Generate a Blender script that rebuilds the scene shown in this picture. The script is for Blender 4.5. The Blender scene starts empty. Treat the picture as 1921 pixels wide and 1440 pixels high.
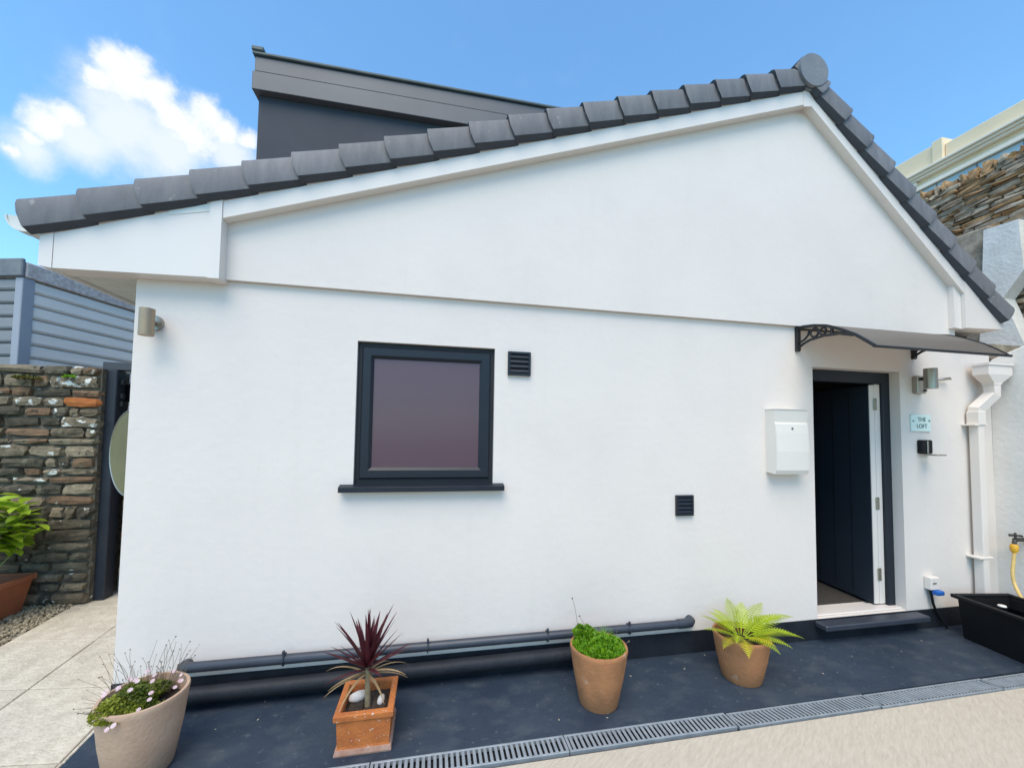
import bpy, bmesh, math, random
from mathutils import Vector, Matrix, Euler, noise
R = math.radians
random.seed(7)
S = bpy.context.scene
col = S.collection

# ------------------------------------------------------------------ camera
cam_d = bpy.data.cameras.new('camera'); cam = bpy.data.objects.new('camera', cam_d); col.objects.link(cam)
right = Vector((0.98057, -0.19552, 0.01466)); fwd = Vector((0.19394, 0.97979, 0.04617))
right.normalize(); fwd = (fwd - right*fwd.dot(right)).normalized(); up = right.cross(fwd)
m = Matrix((right, up, -fwd)).transposed().to_4x4(); m.translation = Vector((1.803, -2.782, 1.65))
cam.matrix_world = m
cam_d.sensor_width = 36; cam_d.lens = 36*740/1921; cam_d.shift_y = 0.0319
cam_d.clip_start = 0.02; cam_d.clip_end = 2000
S.camera = cam

# ------------------------------------------------------------------ light
SUN_EL, SUN_AZ = 60, 203          # azimuth: compass bearing of the sun, +Y is north, +X is east
w = bpy.data.worlds.new('World'); S.world = w; w.use_nodes = True
sun_d = bpy.data.lights.new('sun', 'SUN'); sun_d.energy = 2.4; sun_d.angle = R(42); sun_d.color = (1, .87, .70)
sun = bpy.data.objects.new('sun', sun_d); col.objects.link(sun)
sd = Vector((math.sin(R(SUN_AZ))*math.cos(R(SUN_EL)), math.cos(R(SUN_AZ))*math.cos(R(SUN_EL)), math.sin(R(SUN_EL))))
sun.rotation_euler = (-sd).to_track_quat('-Z', 'Y').to_euler()
sun.location = sd*30
S.view_settings.view_transform = 'Standard'; S.view_settings.look = 'None'
S.view_settings.gamma = 1; S.view_settings.use_curve_mapping = False
S.view_settings.exposure = 0.60
S.render.engine = 'CYCLES'
S.render.resolution_x = 1024; S.render.resolution_y = 767

nt = w.node_tree; N = nt.nodes; L = nt.links
N.clear()
def node(tree, t, **k):
    n = tree.nodes.new(t)
    for a, b in k.items(): setattr(n, a, b)
    return n
def world_sky():
    out = node(nt, 'ShaderNodeOutputWorld'); bg = node(nt, 'ShaderNodeBackground')
    sky = node(nt, 'ShaderNodeTexSky', sky_type='NISHITA', sun_disc=False, sun_elevation=R(SUN_EL), sun_rotation=R(SUN_AZ))
    sky.altitude = 0; sky.air_density = 1.25; sky.dust_density = .3; sky.ozone_density = 2.0
    tc = node(nt, 'ShaderNodeTexCoord')
    # one fair weather cumulus: soft puffs round fixed sky directions, edges broken up by noise
    n1 = node(nt, 'ShaderNodeTexNoise'); n1.inputs['Scale'].default_value = 13; n1.inputs['Detail'].default_value = 8; n1.inputs['Roughness'].default_value = .62
    L.new(tc.outputs['Generated'], n1.inputs['Vector'])
    sub = node(nt, 'ShaderNodeVectorMath', operation='SUBTRACT'); sub.inputs[1].default_value = (.5, .5, .5)
    L.new(n1.outputs['Color'], sub.inputs[0])
    sc = node(nt, 'ShaderNodeVectorMath', operation='SCALE'); sc.inputs['Scale'].default_value = .03
    L.new(sub.outputs[0], sc.inputs[0])
    nf = node(nt, 'ShaderNodeTexNoise'); nf.inputs['Scale'].default_value = 42; nf.inputs['Detail'].default_value = 6; nf.inputs['Roughness'].default_value = .6
    L.new(tc.outputs['Generated'], nf.inputs['Vector'])
    sf = node(nt, 'ShaderNodeVectorMath', operation='SUBTRACT'); sf.inputs[1].default_value = (.5, .5, .5); L.new(nf.outputs['Color'], sf.inputs[0])
    sff = node(nt, 'ShaderNodeVectorMath', operation='SCALE'); sff.inputs['Scale'].default_value = .012; L.new(sf.outputs[0], sff.inputs[0])
    ad0 = node(nt, 'ShaderNodeVectorMath', operation='ADD'); L.new(tc.outputs['Generated'], ad0.inputs[0]); L.new(sc.outputs[0], ad0.inputs[1])
    add = node(nt, 'ShaderNodeVectorMath', operation='ADD'); L.new(ad0.outputs[0], add.inputs[0]); L.new(sff.outputs[0], add.inputs[1])
    dense = [((-.485,.677,.554),.030),((-.459,.687,.563),.026),((-.511,.682,.523),.023),((-.477,.693,.54),.040),((-.451,.709,.542),.034),
             ((-.44,.733,.519),.038),((-.391,.743,.544),.029),((-.418,.752,.51),.043),((-.373,.764,.527),.031),((-.571,.688,.448),.029),
             ((-.55,.692,.468),.023),((-.589,.686,.427),.018),((-.346,.775,.528),.02),((-.61,.684,.4),.014)]
    thin = [((-.496,.72,.486),.076),((-.546,.709,.446),.048),((-.45,.752,.481),.064),((-.374,.779,.503),.044),((-.592,.694,.41),.034)]
    def field(lst, reach):
        acc = None
        for c, r in lst:
            d = node(nt, 'ShaderNodeVectorMath', operation='DISTANCE'); d.inputs[1].default_value = c
            L.new(add.outputs[0], d.inputs[0])
            mr = node(nt, 'ShaderNodeMapRange'); mr.inputs['From Min'].default_value = r*reach; mr.inputs['From Max'].default_value = 0
            L.new(d.outputs['Value'], mr.inputs['Value'])
            if acc is None: acc = mr.outputs[0]
            else:
                mx = node(nt, 'ShaderNodeMath', operation='SMOOTH_MAX'); mx.inputs[2].default_value = .25
                L.new(acc, mx.inputs[0]); L.new(mr.outputs[0], mx.inputs[1]); acc = mx.outputs[0]
        return acc
    def erode(f, scale, amp, lo, hi, top):
        n = node(nt, 'ShaderNodeTexNoise'); n.inputs['Scale'].default_value = scale; n.inputs['Detail'].default_value = 10; n.inputs['Roughness'].default_value = .62
        L.new(tc.outputs['Generated'], n.inputs['Vector'])
        ma = node(nt, 'ShaderNodeMath', operation='MULTIPLY_ADD'); ma.inputs[1].default_value = amp
        L.new(n.outputs[0], ma.inputs[0]); L.new(f, ma.inputs[2])
        mr = node(nt, 'ShaderNodeMapRange', interpolation_type='SMOOTHSTEP'); mr.inputs['From Min'].default_value = lo+amp*.5; mr.inputs['From Max'].default_value = hi+amp*.5
        mr.inputs['To Max'].default_value = top; L.new(ma.outputs[0], mr.inputs['Value'])
        near = node(nt, 'ShaderNodeMapRange', interpolation_type='SMOOTHSTEP'); near.inputs['From Max'].default_value = .28; L.new(f, near.inputs['Value'])
        mm = node(nt, 'ShaderNodeMath', operation='MULTIPLY'); L.new(mr.outputs[0], mm.inputs[0]); L.new(near.outputs[0], mm.inputs[1]); return mm.outputs[0]
    a = erode(field(dense, 1.75), 30, .80, .30, .80, .97); b = erode(field(thin, 1.5), 17, .75, .08, .85, .80)
    mul = node(nt, 'ShaderNodeMath', operation='SMOOTH_MAX'); mul.inputs[2].default_value = .15; mul.use_clamp = True
    L.new(a, mul.inputs[0]); L.new(b, mul.inputs[1])
    bright = node(nt, 'ShaderNodeMixRGB', blend_type='MULTIPLY'); bright.inputs[0].default_value = 1
    bright.inputs[2].default_value = SKY_TINT + (1,)
    L.new(sky.outputs[0], bright.inputs[1])
    mixc = node(nt, 'ShaderNodeMixRGB'); mixc.inputs[2].default_value = CLOUD + (1,)
    L.new(mul.outputs[0], mixc.inputs[0]); L.new(bright.outputs[0], mixc.inputs[1])
    L.new(mixc.outputs[0], bg.inputs['Color']); bg.inputs['Strength'].default_value = SKY_STRENGTH
    L.new(bg.outputs[0], out.inputs['Surface'])
SKY_STRENGTH = .15; SKY_TINT = (.70, 1.08, 1.24); CLOUD = (4.5, 4.65, 4.85)
world_sky()

# ------------------------------------------------------------------ materials
MATS = {}
def mat(name, c1, c2=None, scale=4, rough=.6, bump=0, bscale=30, metal=0, detail=6, spec=.5, specks=None, streak=None, rnd=0, coat=0, lo=.35, hi=.65, trans=0, rotz=0):
    """procedural surface; c1/c2 mixed by world-space noise, specks=(colour, scale, threshold), streak=(sx,sy,sz) stretches the noise"""
    if name in MATS: return MATS[name]
    mt = bpy.data.materials.new(name); mt.use_nodes = True; t = mt.node_tree; b = t.nodes['Principled BSDF']
    b.inputs['Roughness'].default_value = rough; b.inputs['Metallic'].default_value = metal
    b.inputs['Specular IOR Level'].default_value = spec
    if coat: b.inputs['Coat Weight'].default_value = coat; b.inputs['Coat Roughness'].default_value = .08
    g = node(t, 'ShaderNodeNewGeometry'); vec = g.outputs['Position']
    if streak:
        mp = node(t, 'ShaderNodeMapping'); mp.inputs['Scale'].default_value = streak
        if rotz:
            m0 = node(t, 'ShaderNodeMapping'); m0.inputs['Rotation'].default_value = (0,0,R(rotz)); t.links.new(vec, m0.inputs['Vector']); vec = m0.outputs[0]
        t.links.new(vec, mp.inputs['Vector']); vec = mp.outputs[0]
    c2 = c2 or tuple(x*.85 for x in c1)
    nz = node(t, 'ShaderNodeTexNoise'); nz.inputs['Scale'].default_value = scale; nz.inputs['Detail'].default_value = detail; nz.inputs['Roughness'].default_value = .6
    t.links.new(vec, nz.inputs['Vector'])
    mr = node(t, 'ShaderNodeMapRange'); mr.inputs['From Min'].default_value = lo; mr.inputs['From Max'].default_value = hi
    t.links.new(nz.outputs[0], mr.inputs['Value'])
    mx = node(t, 'ShaderNodeMixRGB'); mx.inputs[1].default_value = c1+(1,); mx.inputs[2].default_value = c2+(1,)
    t.links.new(mr.outputs[0], mx.inputs[0]); outc = mx.outputs[0]
    if rnd:
        oi = node(t, 'ShaderNodeObjectInfo'); hs = node(t, 'ShaderNodeHueSaturation')
        m1 = node(t, 'ShaderNodeMapRange'); m1.inputs['To Min'].default_value = 1-rnd; m1.inputs['To Max'].default_value = 1+rnd
        t.links.new(oi.outputs['Random'], m1.inputs['Value']); t.links.new(m1.outputs[0], hs.inputs['Value'])
        t.links.new(outc, hs.inputs['Color']); outc = hs.outputs[0]
    for sp in (specks or []):
        c, s, th = sp[:3]
        n2 = node(t, 'ShaderNodeTexNoise'); n2.inputs['Scale'].default_value = s; n2.inputs['Detail'].default_value = 3
        if len(sp) > 4:
            ms_ = node(t, 'ShaderNodeMapping'); ms_.inputs['Scale'].default_value = sp[4]; t.links.new(g.outputs['Position'], ms_.inputs['Vector']); t.links.new(ms_.outputs[0], n2.inputs['Vector'])
        else: t.links.new(g.outputs['Position'], n2.inputs['Vector'])
        m2 = node(t, 'ShaderNodeMapRange'); m2.inputs['From Min'].default_value = th; m2.inputs['From Max'].default_value = th+(.2 if len(sp) > 4 else .05)
        m2.inputs['To Max'].default_value = sp[3] if len(sp) > 3 else 1
        t.links.new(n2.outputs[0], m2.inputs['Value'])
        x2 = node(t, 'ShaderNodeMixRGB'); x2.inputs[2].default_value = c+(1,)
        t.links.new(m2.outputs[0], x2.inputs[0]); t.links.new(outc, x2.inputs[1]); outc = x2.outputs[0]
    t.links.new(outc, b.inputs['Base Color'])
    if bump:
        n3 = node(t, 'ShaderNodeTexNoise'); n3.inputs['Scale'].default_value = bscale; n3.inputs['Detail'].default_value = 6
        t.links.new(vec, n3.inputs['Vector'])
        bp = node(t, 'ShaderNodeBump'); bp.inputs['Strength'].default_value = min(1, bump); bp.inputs['Distance'].default_value = .01
        t.links.new(n3.outputs[0], bp.inputs['Height']); t.links.new(bp.outputs[0], b.inputs['Normal'])
    if trans:
        o = t.nodes['Material Output']; tr = node(t, 'ShaderNodeBsdfTranslucent'); ms = node(t, 'ShaderNodeMixShader'); ms.inputs[0].default_value = trans
        t.links.new(outc, tr.inputs['Color']); t.links.new(b.outputs[0], ms.inputs[1]); t.links.new(tr.outputs[0], ms.inputs[2]); t.links.new(ms.outputs[0], o.inputs['Surface'])
    MATS[name] = mt
    return mt

white_render = mat('white_render', (.74,.668,.605), (.705,.636,.578), scale=1.1, rough=.85, bump=.22, bscale=16, spec=.2, specks=[((.50,.47,.40), 1, .60, .10, (9,9,.9)), ((.52,.49,.43), 2.2, .58, .06, (1,1,1)), ((.55,.55,.52), 33, .80, .4)])
white_rough = mat('white_painted_block', (.78,.735,.68), (.73,.69,.635), scale=3, rough=.85, bump=.45, bscale=22, spec=.2, specks=[((.45,.45,.43), 14, .77, .7)])
upvc = mat('white_upvc', (.755,.685,.622), (.73,.66,.60), scale=2, rough=.35, specks=[((.55,.55,.5), 9, .76, .4)])
upvc_old = mat('weathered_upvc', (.72,.72,.68), (.6,.6,.55), scale=5, rough=.5)
soffit_m = mat('soffit_board', (.66,.64,.58), (.58,.55,.48), scale=5, rough=.5, streak=(1,6,1))
slate_paint = mat('dark_floor_paint', (.018,.029,.048), (.030,.044,.065), scale=2.2, rough=.62, bump=.25, bscale=60, spec=.35, specks=[((.09,.10,.11), 5, .50, .30, (1,1.6,1)), ((.14,.15,.15), 23, .64, .25), ((.40,.39,.36), 42, .79, .5)])
plinth_m = mat('black_plinth_paint', (.010,.012,.017), (.018,.021,.028), scale=5, rough=.6, bump=.3, bscale=40, spec=.3)
anthracite = mat('anthracite_upvc', (.011,.015,.023), (.014,.018,.026), scale=3, rough=.42, spec=.35)
anth_dark = mat('dark_gasket', (.008,.009,.012), rough=.6)
pipe_m = mat('dark_blue_pipe', (.030,.037,.052), (.040,.047,.062), scale=7, rough=.45)
tile_m = mat('grey_verge_tile', (.125,.123,.130), (.165,.162,.166), scale=6, rough=.65, bump=.25, bscale=110, streak=(3,3,.7), rnd=.14, specks=[((.36,.35,.31), 15, .68, .45), ((.26,.25,.24), 1, .60, .35, (16,16,3))])
tile_lip_joint = mat('tile_lip_and_joint_shade', (.030,.034,.044), (.040,.044,.055), scale=9, rough=.6)
ridge_m = mat('grey_ridge', (.15,.16,.175), (.19,.195,.205), scale=8, rough=.6, bump=.15, bscale=80)
dormer_f = mat('grey_dormer_fascia', (.088,.087,.093), (.102,.101,.107), scale=3, rough=.45)
dormer_w = mat('slate_dormer_wall', (.022,.028,.040), (.030,.036,.048), scale=3, rough=.7)
dormer_c = mat('dormer_roof_trim', (.05,.075,.078), (.08,.105,.105), scale=9, rough=.6)
concrete = mat('brushed_concrete', (.50,.437,.352), (.435,.378,.30), scale=60, rough=.9, bump=.6, bscale=70, spec=.2, streak=(.22,1.0,1), rotz=-38, specks=[((.18,.16,.13), 38, .74, .6)])
slab_m = mat('paving_slab', (.60,.53,.42), (.47,.41,.32), scale=9, rough=.9, bump=.9, bscale=45, spec=.2, rnd=.04, specks=[((.12,.10,.08), 15, .79, .8)])
joint_m = mat('paving_bed', (.30,.27,.21), rough=.95, bump=.5)
earth = mat('ground_earth', (.20,.18,.14), (.12,.11,.08), scale=1, rough=.95, bump=.5)
galv = mat('grey_grate', (.29,.315,.335), (.22,.245,.265), scale=14, rough=.5, metal=.2)
black_void = mat('drain_channel', (.012,.013,.015), rough=.8)
terracotta = mat('terracotta', (.42,.19,.085), (.30,.145,.07), scale=7, rough=.85, bump=.35, bscale=50, spec=.2, specks=[((.46,.36,.27), 9, .66, .5), ((.13,.08,.05), 12, .72, .6)])
terra_pale = mat('pale_terracotta', (.50,.35,.25), (.42,.28,.19), scale=5, rough=.9, bump=.3, bscale=60, spec=.2, specks=[((.30,.20,.13), 8, .70, .6)])
terra_orange = mat('orange_terracotta', (.50,.165,.045), (.38,.115,.035), scale=12, rough=.8, bump=.4, bscale=60, spec=.25, specks=[((.62,.50,.42), 48, .65, .9), ((.20,.06,.02), 20, .68, .6)])
terra_band = mat('weathered_terracotta_foot', (.42,.27,.21), (.32,.16,.10), scale=14, rough=.9, bump=.4)
terra_red = mat('red_terracotta', (.36,.115,.05), (.28,.09,.04), scale=6, rough=.7, bump=.2)
soil = mat('soil', (.030,.020,.014), (.06,.042,.03), scale=40, rough=1, bump=1, bscale=70)
pebble_w = mat('white_pebble', (.72,.68,.62), (.55,.50,.46), scale=20, rough=.8, bump=.3)
steel = mat('brushed_steel', (.42,.39,.34), (.36,.33,.29), scale=30, rough=.38, metal=.85, streak=(1,1,.1))
bronze = mat('weathered_lamp', (.40,.29,.18), (.32,.25,.18), scale=25, rough=.5, metal=.5, streak=(2,2,.4))
black_pl = mat('black_plastic', (.006,.006,.007), (.009,.009,.010), scale=5, rough=.55, spec=.25)
black_br = mat('black_bracket', (.012,.013,.016), rough=.45)
box_white = mat('letterbox_enamel', (.74,.69,.62), (.72,.67,.60), scale=3, rough=.35)
key_m = mat('key_hole_metal', (.25,.25,.25), rough=.4, metal=.7)
sign_m = mat('pale_green_glass', (.62,.78,.72), (.66,.80,.75), scale=6, rough=.12, coat=.6)
ink = mat('sign_lettering', (.02,.10,.08), rough=.5)
blue_pl = mat('blue_plug', (.01,.11,.42), rough=.4)
yellow_pl = mat('yellow_connector', (.75,.40,.03), rough=.4)
hose_m = mat('yellow_hose', (.66,.46,.16), (.58,.40,.13), scale=20, rough=.4)
brass = mat('tap_metal', (.06,.06,.065), (.10,.09,.07), scale=20, rough=.45, metal=.6)
door_m = mat('navy_door', (.022,.030,.044), (.026,.035,.050), scale=2, rough=.45)
hinge_m = mat('hinge_metal', (.38,.36,.28), (.26,.25,.2), scale=60, rough=.4, metal=.8)
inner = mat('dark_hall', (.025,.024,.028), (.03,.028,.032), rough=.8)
mat_floor = mat('door_mat', (.07,.06,.048), (.05,.043,.035), scale=40, rough=.95, bump=.6, bscale=120)
shed_m = mat('shed_side_lit', (.80,.72,.65), (.73,.65,.59), scale=3, rough=.55, streak=(1,1,8))  # side boards lightened and warmed: light on this face painted into the colour
shed_f = mat('shed_front_shaded', (.22,.225,.23), (.19,.195,.20), scale=3, rough=.55, streak=(1,1,8))  # same shed's front boards darkened: shade of the front face painted into the colour
shed_d = mat('shed_corner', (.33,.34,.38), (.29,.30,.34), scale=3, rough=.55)
shed_roof = mat('mossy_shed_roof', (.62,.55,.52), (.40,.33,.31), scale=24, rough=.9, bump=.5, specks=[((.6,.58,.54), 30, .66, .8)])
shed_cap = mat('shed_cap', (.13,.15,.17), (.19,.2,.21), scale=7, rough=.8)
post_m = mat('navy_post', (.013,.017,.027), (.020,.024,.034), scale=5, rough=.5)
gate_m = mat('brown_gate', (.085,.058,.066), (.06,.042,.048), scale=9, rough=.6, streak=(4,4,.5))
disc_m = mat('olive_disc', (.15,.14,.075), (.19,.175,.095), scale=4, rough=.5, spec=.2)
mortar = mat('lime_mortar', (.17,.145,.105), (.07,.06,.045), scale=15, rough=1, bump=.8, bscale=40)
stone_sp = [((.66,.65,.58), 11, .655, .9), ((.20,.18,.12), 7, .60, .6), ((.035,.032,.026), 19, .62, .7)]
stone_g = mat('grey_brown_stone', (.145,.115,.077), (.25,.20,.135), scale=14, rough=.95, bump=.8, bscale=32, spec=.2, rnd=.38, specks=stone_sp)
stone_b = mat('brown_stone', (.20,.122,.072), (.13,.085,.053), scale=14, rough=.95, bump=.8, bscale=32, spec=.2, rnd=.3, specks=stone_sp)
stone_d = mat('dark_stone', (.075,.065,.047), (.13,.11,.078), scale=16, rough=.95, bump=.8, bscale=32, spec=.2, rnd=.3, specks=stone_sp)
stone_l = mat('lichen_stone', (.15,.12,.08), (.24,.19,.13), scale=14, rough=.95, bump=.8, bscale=32, spec=.2, rnd=.3, specks=[((.70,.69,.62), 15, .56, .95), ((.04,.036,.028), 19, .62, .7)])
stone_o = mat('orange_brick', (.46,.15,.035), (.36,.11,.03), scale=20, rough=.9, bump=.4)
rub_g = mat('rubble_grey', (.46,.37,.27), (.28,.215,.15), scale=11, rough=.95, bump=.9, bscale=24, spec=.2, rnd=.35, specks=[((.42,.38,.32), 9, .66, .7), ((.06,.05,.035), 7, .64, .6)])
rub_b = mat('rubble_brown', (.42,.25,.12), (.25,.155,.08), scale=11, rough=.95, bump=.9, bscale=24, spec=.2, rnd=.35, specks=[((.07,.055,.03), 8, .62, .6)])
cement = mat('grey_cement', (.42,.35,.26), (.22,.18,.13), scale=9, rough=.95, bump=.6)
cement_w = mat('whitewashed_cement', (.78,.75,.69), (.66,.63,.57), scale=5, rough=.95, bump=.6)
cream = mat('cream_stucco', (.80,.65,.44), (.76,.61,.41), scale=2, rough=.85)
cream_w = mat('pale_moulding', (.82,.74,.62), (.77,.69,.57), scale=2, rough=.8)
glaze = mat('roof_glazing', (.42,.52,.55), (.36,.46,.50), scale=2, rough=.12, spec=.6)
moss_m = mat('moss', (.10,.13,.02), (.19,.15,.03), scale=40, rough=1, bump=.8)
gravel_m = mat('gravel', (.42,.36,.25), (.24,.19,.12), scale=30, rough=.9)

def pane_mat():
    mt = bpy.data.materials.new('frosted_window'); mt.use_nodes = True; t = mt.node_tree; b = t.nodes['Principled BSDF']
    b.inputs['Base Color'].default_value = (.088,.043,.058,1); b.inputs['Roughness'].default_value = .45
    b.inputs['Coat Weight'].default_value = .45; b.inputs['Coat Roughness'].default_value = .13
    return mt
frost = pane_mat()
def canopy_mat():
    mt = bpy.data.materials.new('smoked_polycarbonate'); mt.use_nodes = True; t = mt.node_tree; b = t.nodes['Principled BSDF']
    b.inputs['Base Color'].default_value = (.34,.32,.30,1); b.inputs['Roughness'].default_value = .22
    tr = node(t, 'ShaderNodeBsdfTransparent'); tr.inputs[0].default_value = (.60,.53,.45,1)
    tl = node(t, 'ShaderNodeBsdfTranslucent'); tl.inputs[0].default_value = (.52,.46,.39,1)
    m1 = node(t, 'ShaderNodeMixShader'); m1.inputs[0].default_value = .62
    m2 = node(t, 'ShaderNodeMixShader'); m2.inputs[0].default_value = .12
    t.links.new(b.outputs[0], m1.inputs[1]); t.links.new(tl.outputs[0], m1.inputs[2])
    t.links.new(m1.outputs[0], m2.inputs[1]); t.links.new(tr.outputs[0], m2.inputs[2])
    t.links.new(m2.outputs[0], t.nodes['Material Output'].inputs['Surface'])
    return mt
smoked = canopy_mat()
def leaf_mat(name, c1, c2, scale=20, tr=.35):
    return mat(name, c1, c2, scale=scale, rough=.5, rnd=.22, trans=tr, spec=.35)
lf_bright = leaf_mat('lime_leaf', (.42,.55,.045), (.28,.43,.03), tr=.45)
lf_green = leaf_mat('bright_green_tuft', (.24,.44,.015), (.10,.27,.012), 45)
lf_sedum = leaf_mat('olive_tuft', (.22,.25,.035), (.10,.14,.02), 14)
lf_fern = leaf_mat('fern_green', (.50,.58,.025), (.36,.48,.02), 25, .4)
lf_red = leaf_mat('burgundy_leaf', (.115,.022,.028), (.065,.012,.02), 12, .25)
lf_tan = leaf_mat('dead_leaf', (.42,.30,.16), (.34,.22,.10), 20, .25)
twig = mat('dry_stem', (.17,.13,.09), rough=.9)
cane = mat('cordyline_stem', (.30,.24,.14), (.20,.16,.09), scale=40, rough=.9, bump=.6)
pink = mat('pink_petal', (.80,.50,.56), (.85,.70,.72), scale=60, rough=.6, trans=.3)

# ------------------------------------------------------------------ builders
def tag(o, label=None, cat=None, group=None, kind=None):
    if label: o['label'] = label
    if cat: o['category'] = cat
    if group: o['group'] = group
    if kind: o['kind'] = kind
    return o
def thing(name, loc, label, cat, group=None):
    o = bpy.data.objects.new(name, None); col.objects.link(o); o.location = loc; o.empty_display_size = .1
    return tag(o, label, cat, group)
def root_loc(p):
    v = Vector((0,0,0))
    while p is not None: v += p.location; p = p.parent
    return v
def obj(name, bm, material, parent=None, smooth=False):
    """bm holds world coordinates; the mesh is stored relative to the parent chain's origin"""
    if parent is not None: bmesh.ops.translate(bm, verts=bm.verts, vec=-root_loc(parent))
    me = bpy.data.meshes.new(name); bm.normal_update(); bm.to_mesh(me); bm.free()
    if smooth:
        for p in me.polygons: p.use_smooth = True
    for mm in (material if isinstance(material, (list, tuple)) else [material]): me.materials.append(mm)
    o = bpy.data.objects.new(name, me); col.objects.link(o); o.parent = parent
    return o
def single(name, bm, material, loc, label, cat, group=None, smooth=False):
    bmesh.ops.translate(bm, verts=bm.verts, vec=-Vector(loc))
    o = obj(name, bm, material, None, smooth); o.location = loc
    return tag(o, label, cat, group)
def new(): return bmesh.new()
def box(bm, x0, x1, y0, y1, z0, z1, bev=0, seg=1, rot=None, piv=None):
    v = [bm.verts.new(p) for p in ((x0,y0,z0),(x1,y0,z0),(x1,y1,z0),(x0,y1,z0),(x0,y0,z1),(x1,y0,z1),(x1,y1,z1),(x0,y1,z1))]
    fs = [bm.faces.new([v[i] for i in q]) for q in ((0,3,2,1),(4,5,6,7),(0,1,5,4),(1,2,6,5),(2,3,7,6),(3,0,4,7))]
    if rot is not None:
        bmesh.ops.rotate(bm, verts=v, cent=piv or ((x0+x1)/2,(y0+y1)/2,(z0+z1)/2), matrix=rot)
    if bev:
        es = list({e for f in fs for e in f.edges})
        bmesh.ops.bevel(bm, geom=es, offset=bev, segments=seg, affect='EDGES', profile=.5)
    return bm
def B(*a, **k): return box(new(), *a, **k)
def prism_xz(bm, pts, y0, y1):
    """closed outline in the x-z plane (counter-clockwise seen from -y), pushed from y0 to y1"""
    a = [bm.verts.new((x, y0, z)) for x, z in pts]; b = [bm.verts.new((x, y1, z)) for x, z in pts]
    n = len(pts); bm.faces.new(a); bm.faces.new(b[::-1])
    for i in range(n): bm.faces.new((a[i], b[i], b[(i+1)%n], a[(i+1)%n]))
    bmesh.ops.recalc_face_normals(bm, faces=bm.faces); return bm
def prism_yz(bm, pts, x0, x1):
    a = [bm.verts.new((x0, y, z)) for y, z in pts]; b = [bm.verts.new((x1, y, z)) for y, z in pts]
    n = len(pts); bm.faces.new(a); bm.faces.new(b[::-1])
    for i in range(n): bm.faces.new((a[i], b[i], b[(i+1)%n], a[(i+1)%n]))
    bmesh.ops.recalc_face_normals(bm, faces=bm.faces); return bm
def prism_xy(bm, pts, z0, z1):
    a = [bm.verts.new((x, y, z0)) for x, y in pts]; b = [bm.verts.new((x, y, z1)) for x, y in pts]
    n = len(pts); bm.faces.new(a); bm.faces.new(b[::-1])
    for i in range(n): bm.faces.new((a[i], b[i], b[(i+1)%n], a[(i+1)%n]))
    bmesh.ops.recalc_face_normals(bm, faces=bm.faces); return bm
def tube(bm, pts, r, n=10, cap=True, square=False):
    pts = [Vector(p) for p in pts]; rs = r if isinstance(r, (list, tuple)) else [r]*len(pts)
    rings = []; ref = None
    for i, p in enumerate(pts):
        d = (pts[min(i+1, len(pts)-1)] - pts[max(i-1, 0)]).normalized()
        if ref is None: ref = Vector((0,0,1)) if abs(d.z) < .9 else Vector((0,1,0))
        u = (ref - d*ref.dot(d)).normalized(); v = d.cross(u); ref = u
        ring = []
        for k in range(n):
            a = 2*math.pi*(k+(.5 if square else 0))/n
            ring.append(bm.verts.new(p + (u*math.cos(a)+v*math.sin(a))*rs[i]))
        rings.append(ring)
    for a, b in zip(rings, rings[1:]):
        for k in range(n): bm.faces.new((a[k], a[(k+1)%n], b[(k+1)%n], b[k]))
    if cap:
        if rs[0] > 1e-4: bm.faces.new(rings[0][::-1])
        if rs[-1] > 1e-4: bm.faces.new(rings[-1])
    return bm
def lathe(bm, prof, c, n=40, closed=False):
    """prof: list of (radius, z) turned about a vertical axis through c"""
    rings = []
    for r, z in prof: rings.append([bm.verts.new((c[0]+r*math.cos(2*math.pi*k/n), c[1]+r*math.sin(2*math.pi*k/n), c[2]+z)) for k in range(n)])
    for a, b in zip(rings, rings[1:]):
        for k in range(n): bm.faces.new((a[k], a[(k+1)%n], b[(k+1)%n], b[k]))
    bm.faces.new(rings[0][::-1])
    if closed: bm.faces.new(rings[-1])
    return bm
def disc_y(bm, c, r, y0, y1, n=32):
    """flat round plate facing -y"""
    return tube(bm, [(c[0], y1, c[1]), (c[0], y0, c[1])], r, n)
def shade_auto(o, ang=35):
    me = o.data
    for p in me.polygons: p.use_smooth = True
    try: me.set_sharp_from_angle(angle=R(ang))
    except Exception: pass
    return o
def wall_sheet(xs, zs, holes, y0, y1):
    """wall with openings: grid cells in `holes` are left out, reveals closed"""
    bm = new(); f = {}; b = {}
    for i, x in enumerate(xs):
        for j, z in enumerate(zs): f[i,j] = bm.verts.new((x,y0,z)); b[i,j] = bm.verts.new((x,y1,z))
    solid = lambda i, j: 0 <= i < len(xs)-1 and 0 <= j < len(zs)-1 and (i,j) not in holes
    for i in range(len(xs)-1):
        for j in range(len(zs)-1):
            if not solid(i,j): continue
            bm.faces.new((f[i,j], f[i+1,j], f[i+1,j+1], f[i,j+1])); bm.faces.new((b[i,j], b[i,j+1], b[i+1,j+1], b[i+1,j]))
            if not solid(i-1,j): bm.faces.new((f[i,j], f[i,j+1], b[i,j+1], b[i,j]))
            if not solid(i+1,j): bm.faces.new((f[i+1,j], b[i+1,j], b[i+1,j+1], f[i+1,j+1]))
            if not solid(i,j-1): bm.faces.new((f[i,j], b[i,j], b[i+1,j], f[i+1,j]))
            if not solid(i,j+1): bm.faces.new((f[i,j+1], f[i+1,j+1], b[i+1,j+1], b[i,j+1]))
    bmesh.ops.delete(bm, geom=[v for v in bm.verts if not v.link_faces], context='VERTS')
    bmesh.ops.recalc_face_normals(bm, faces=bm.faces); return bm

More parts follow.
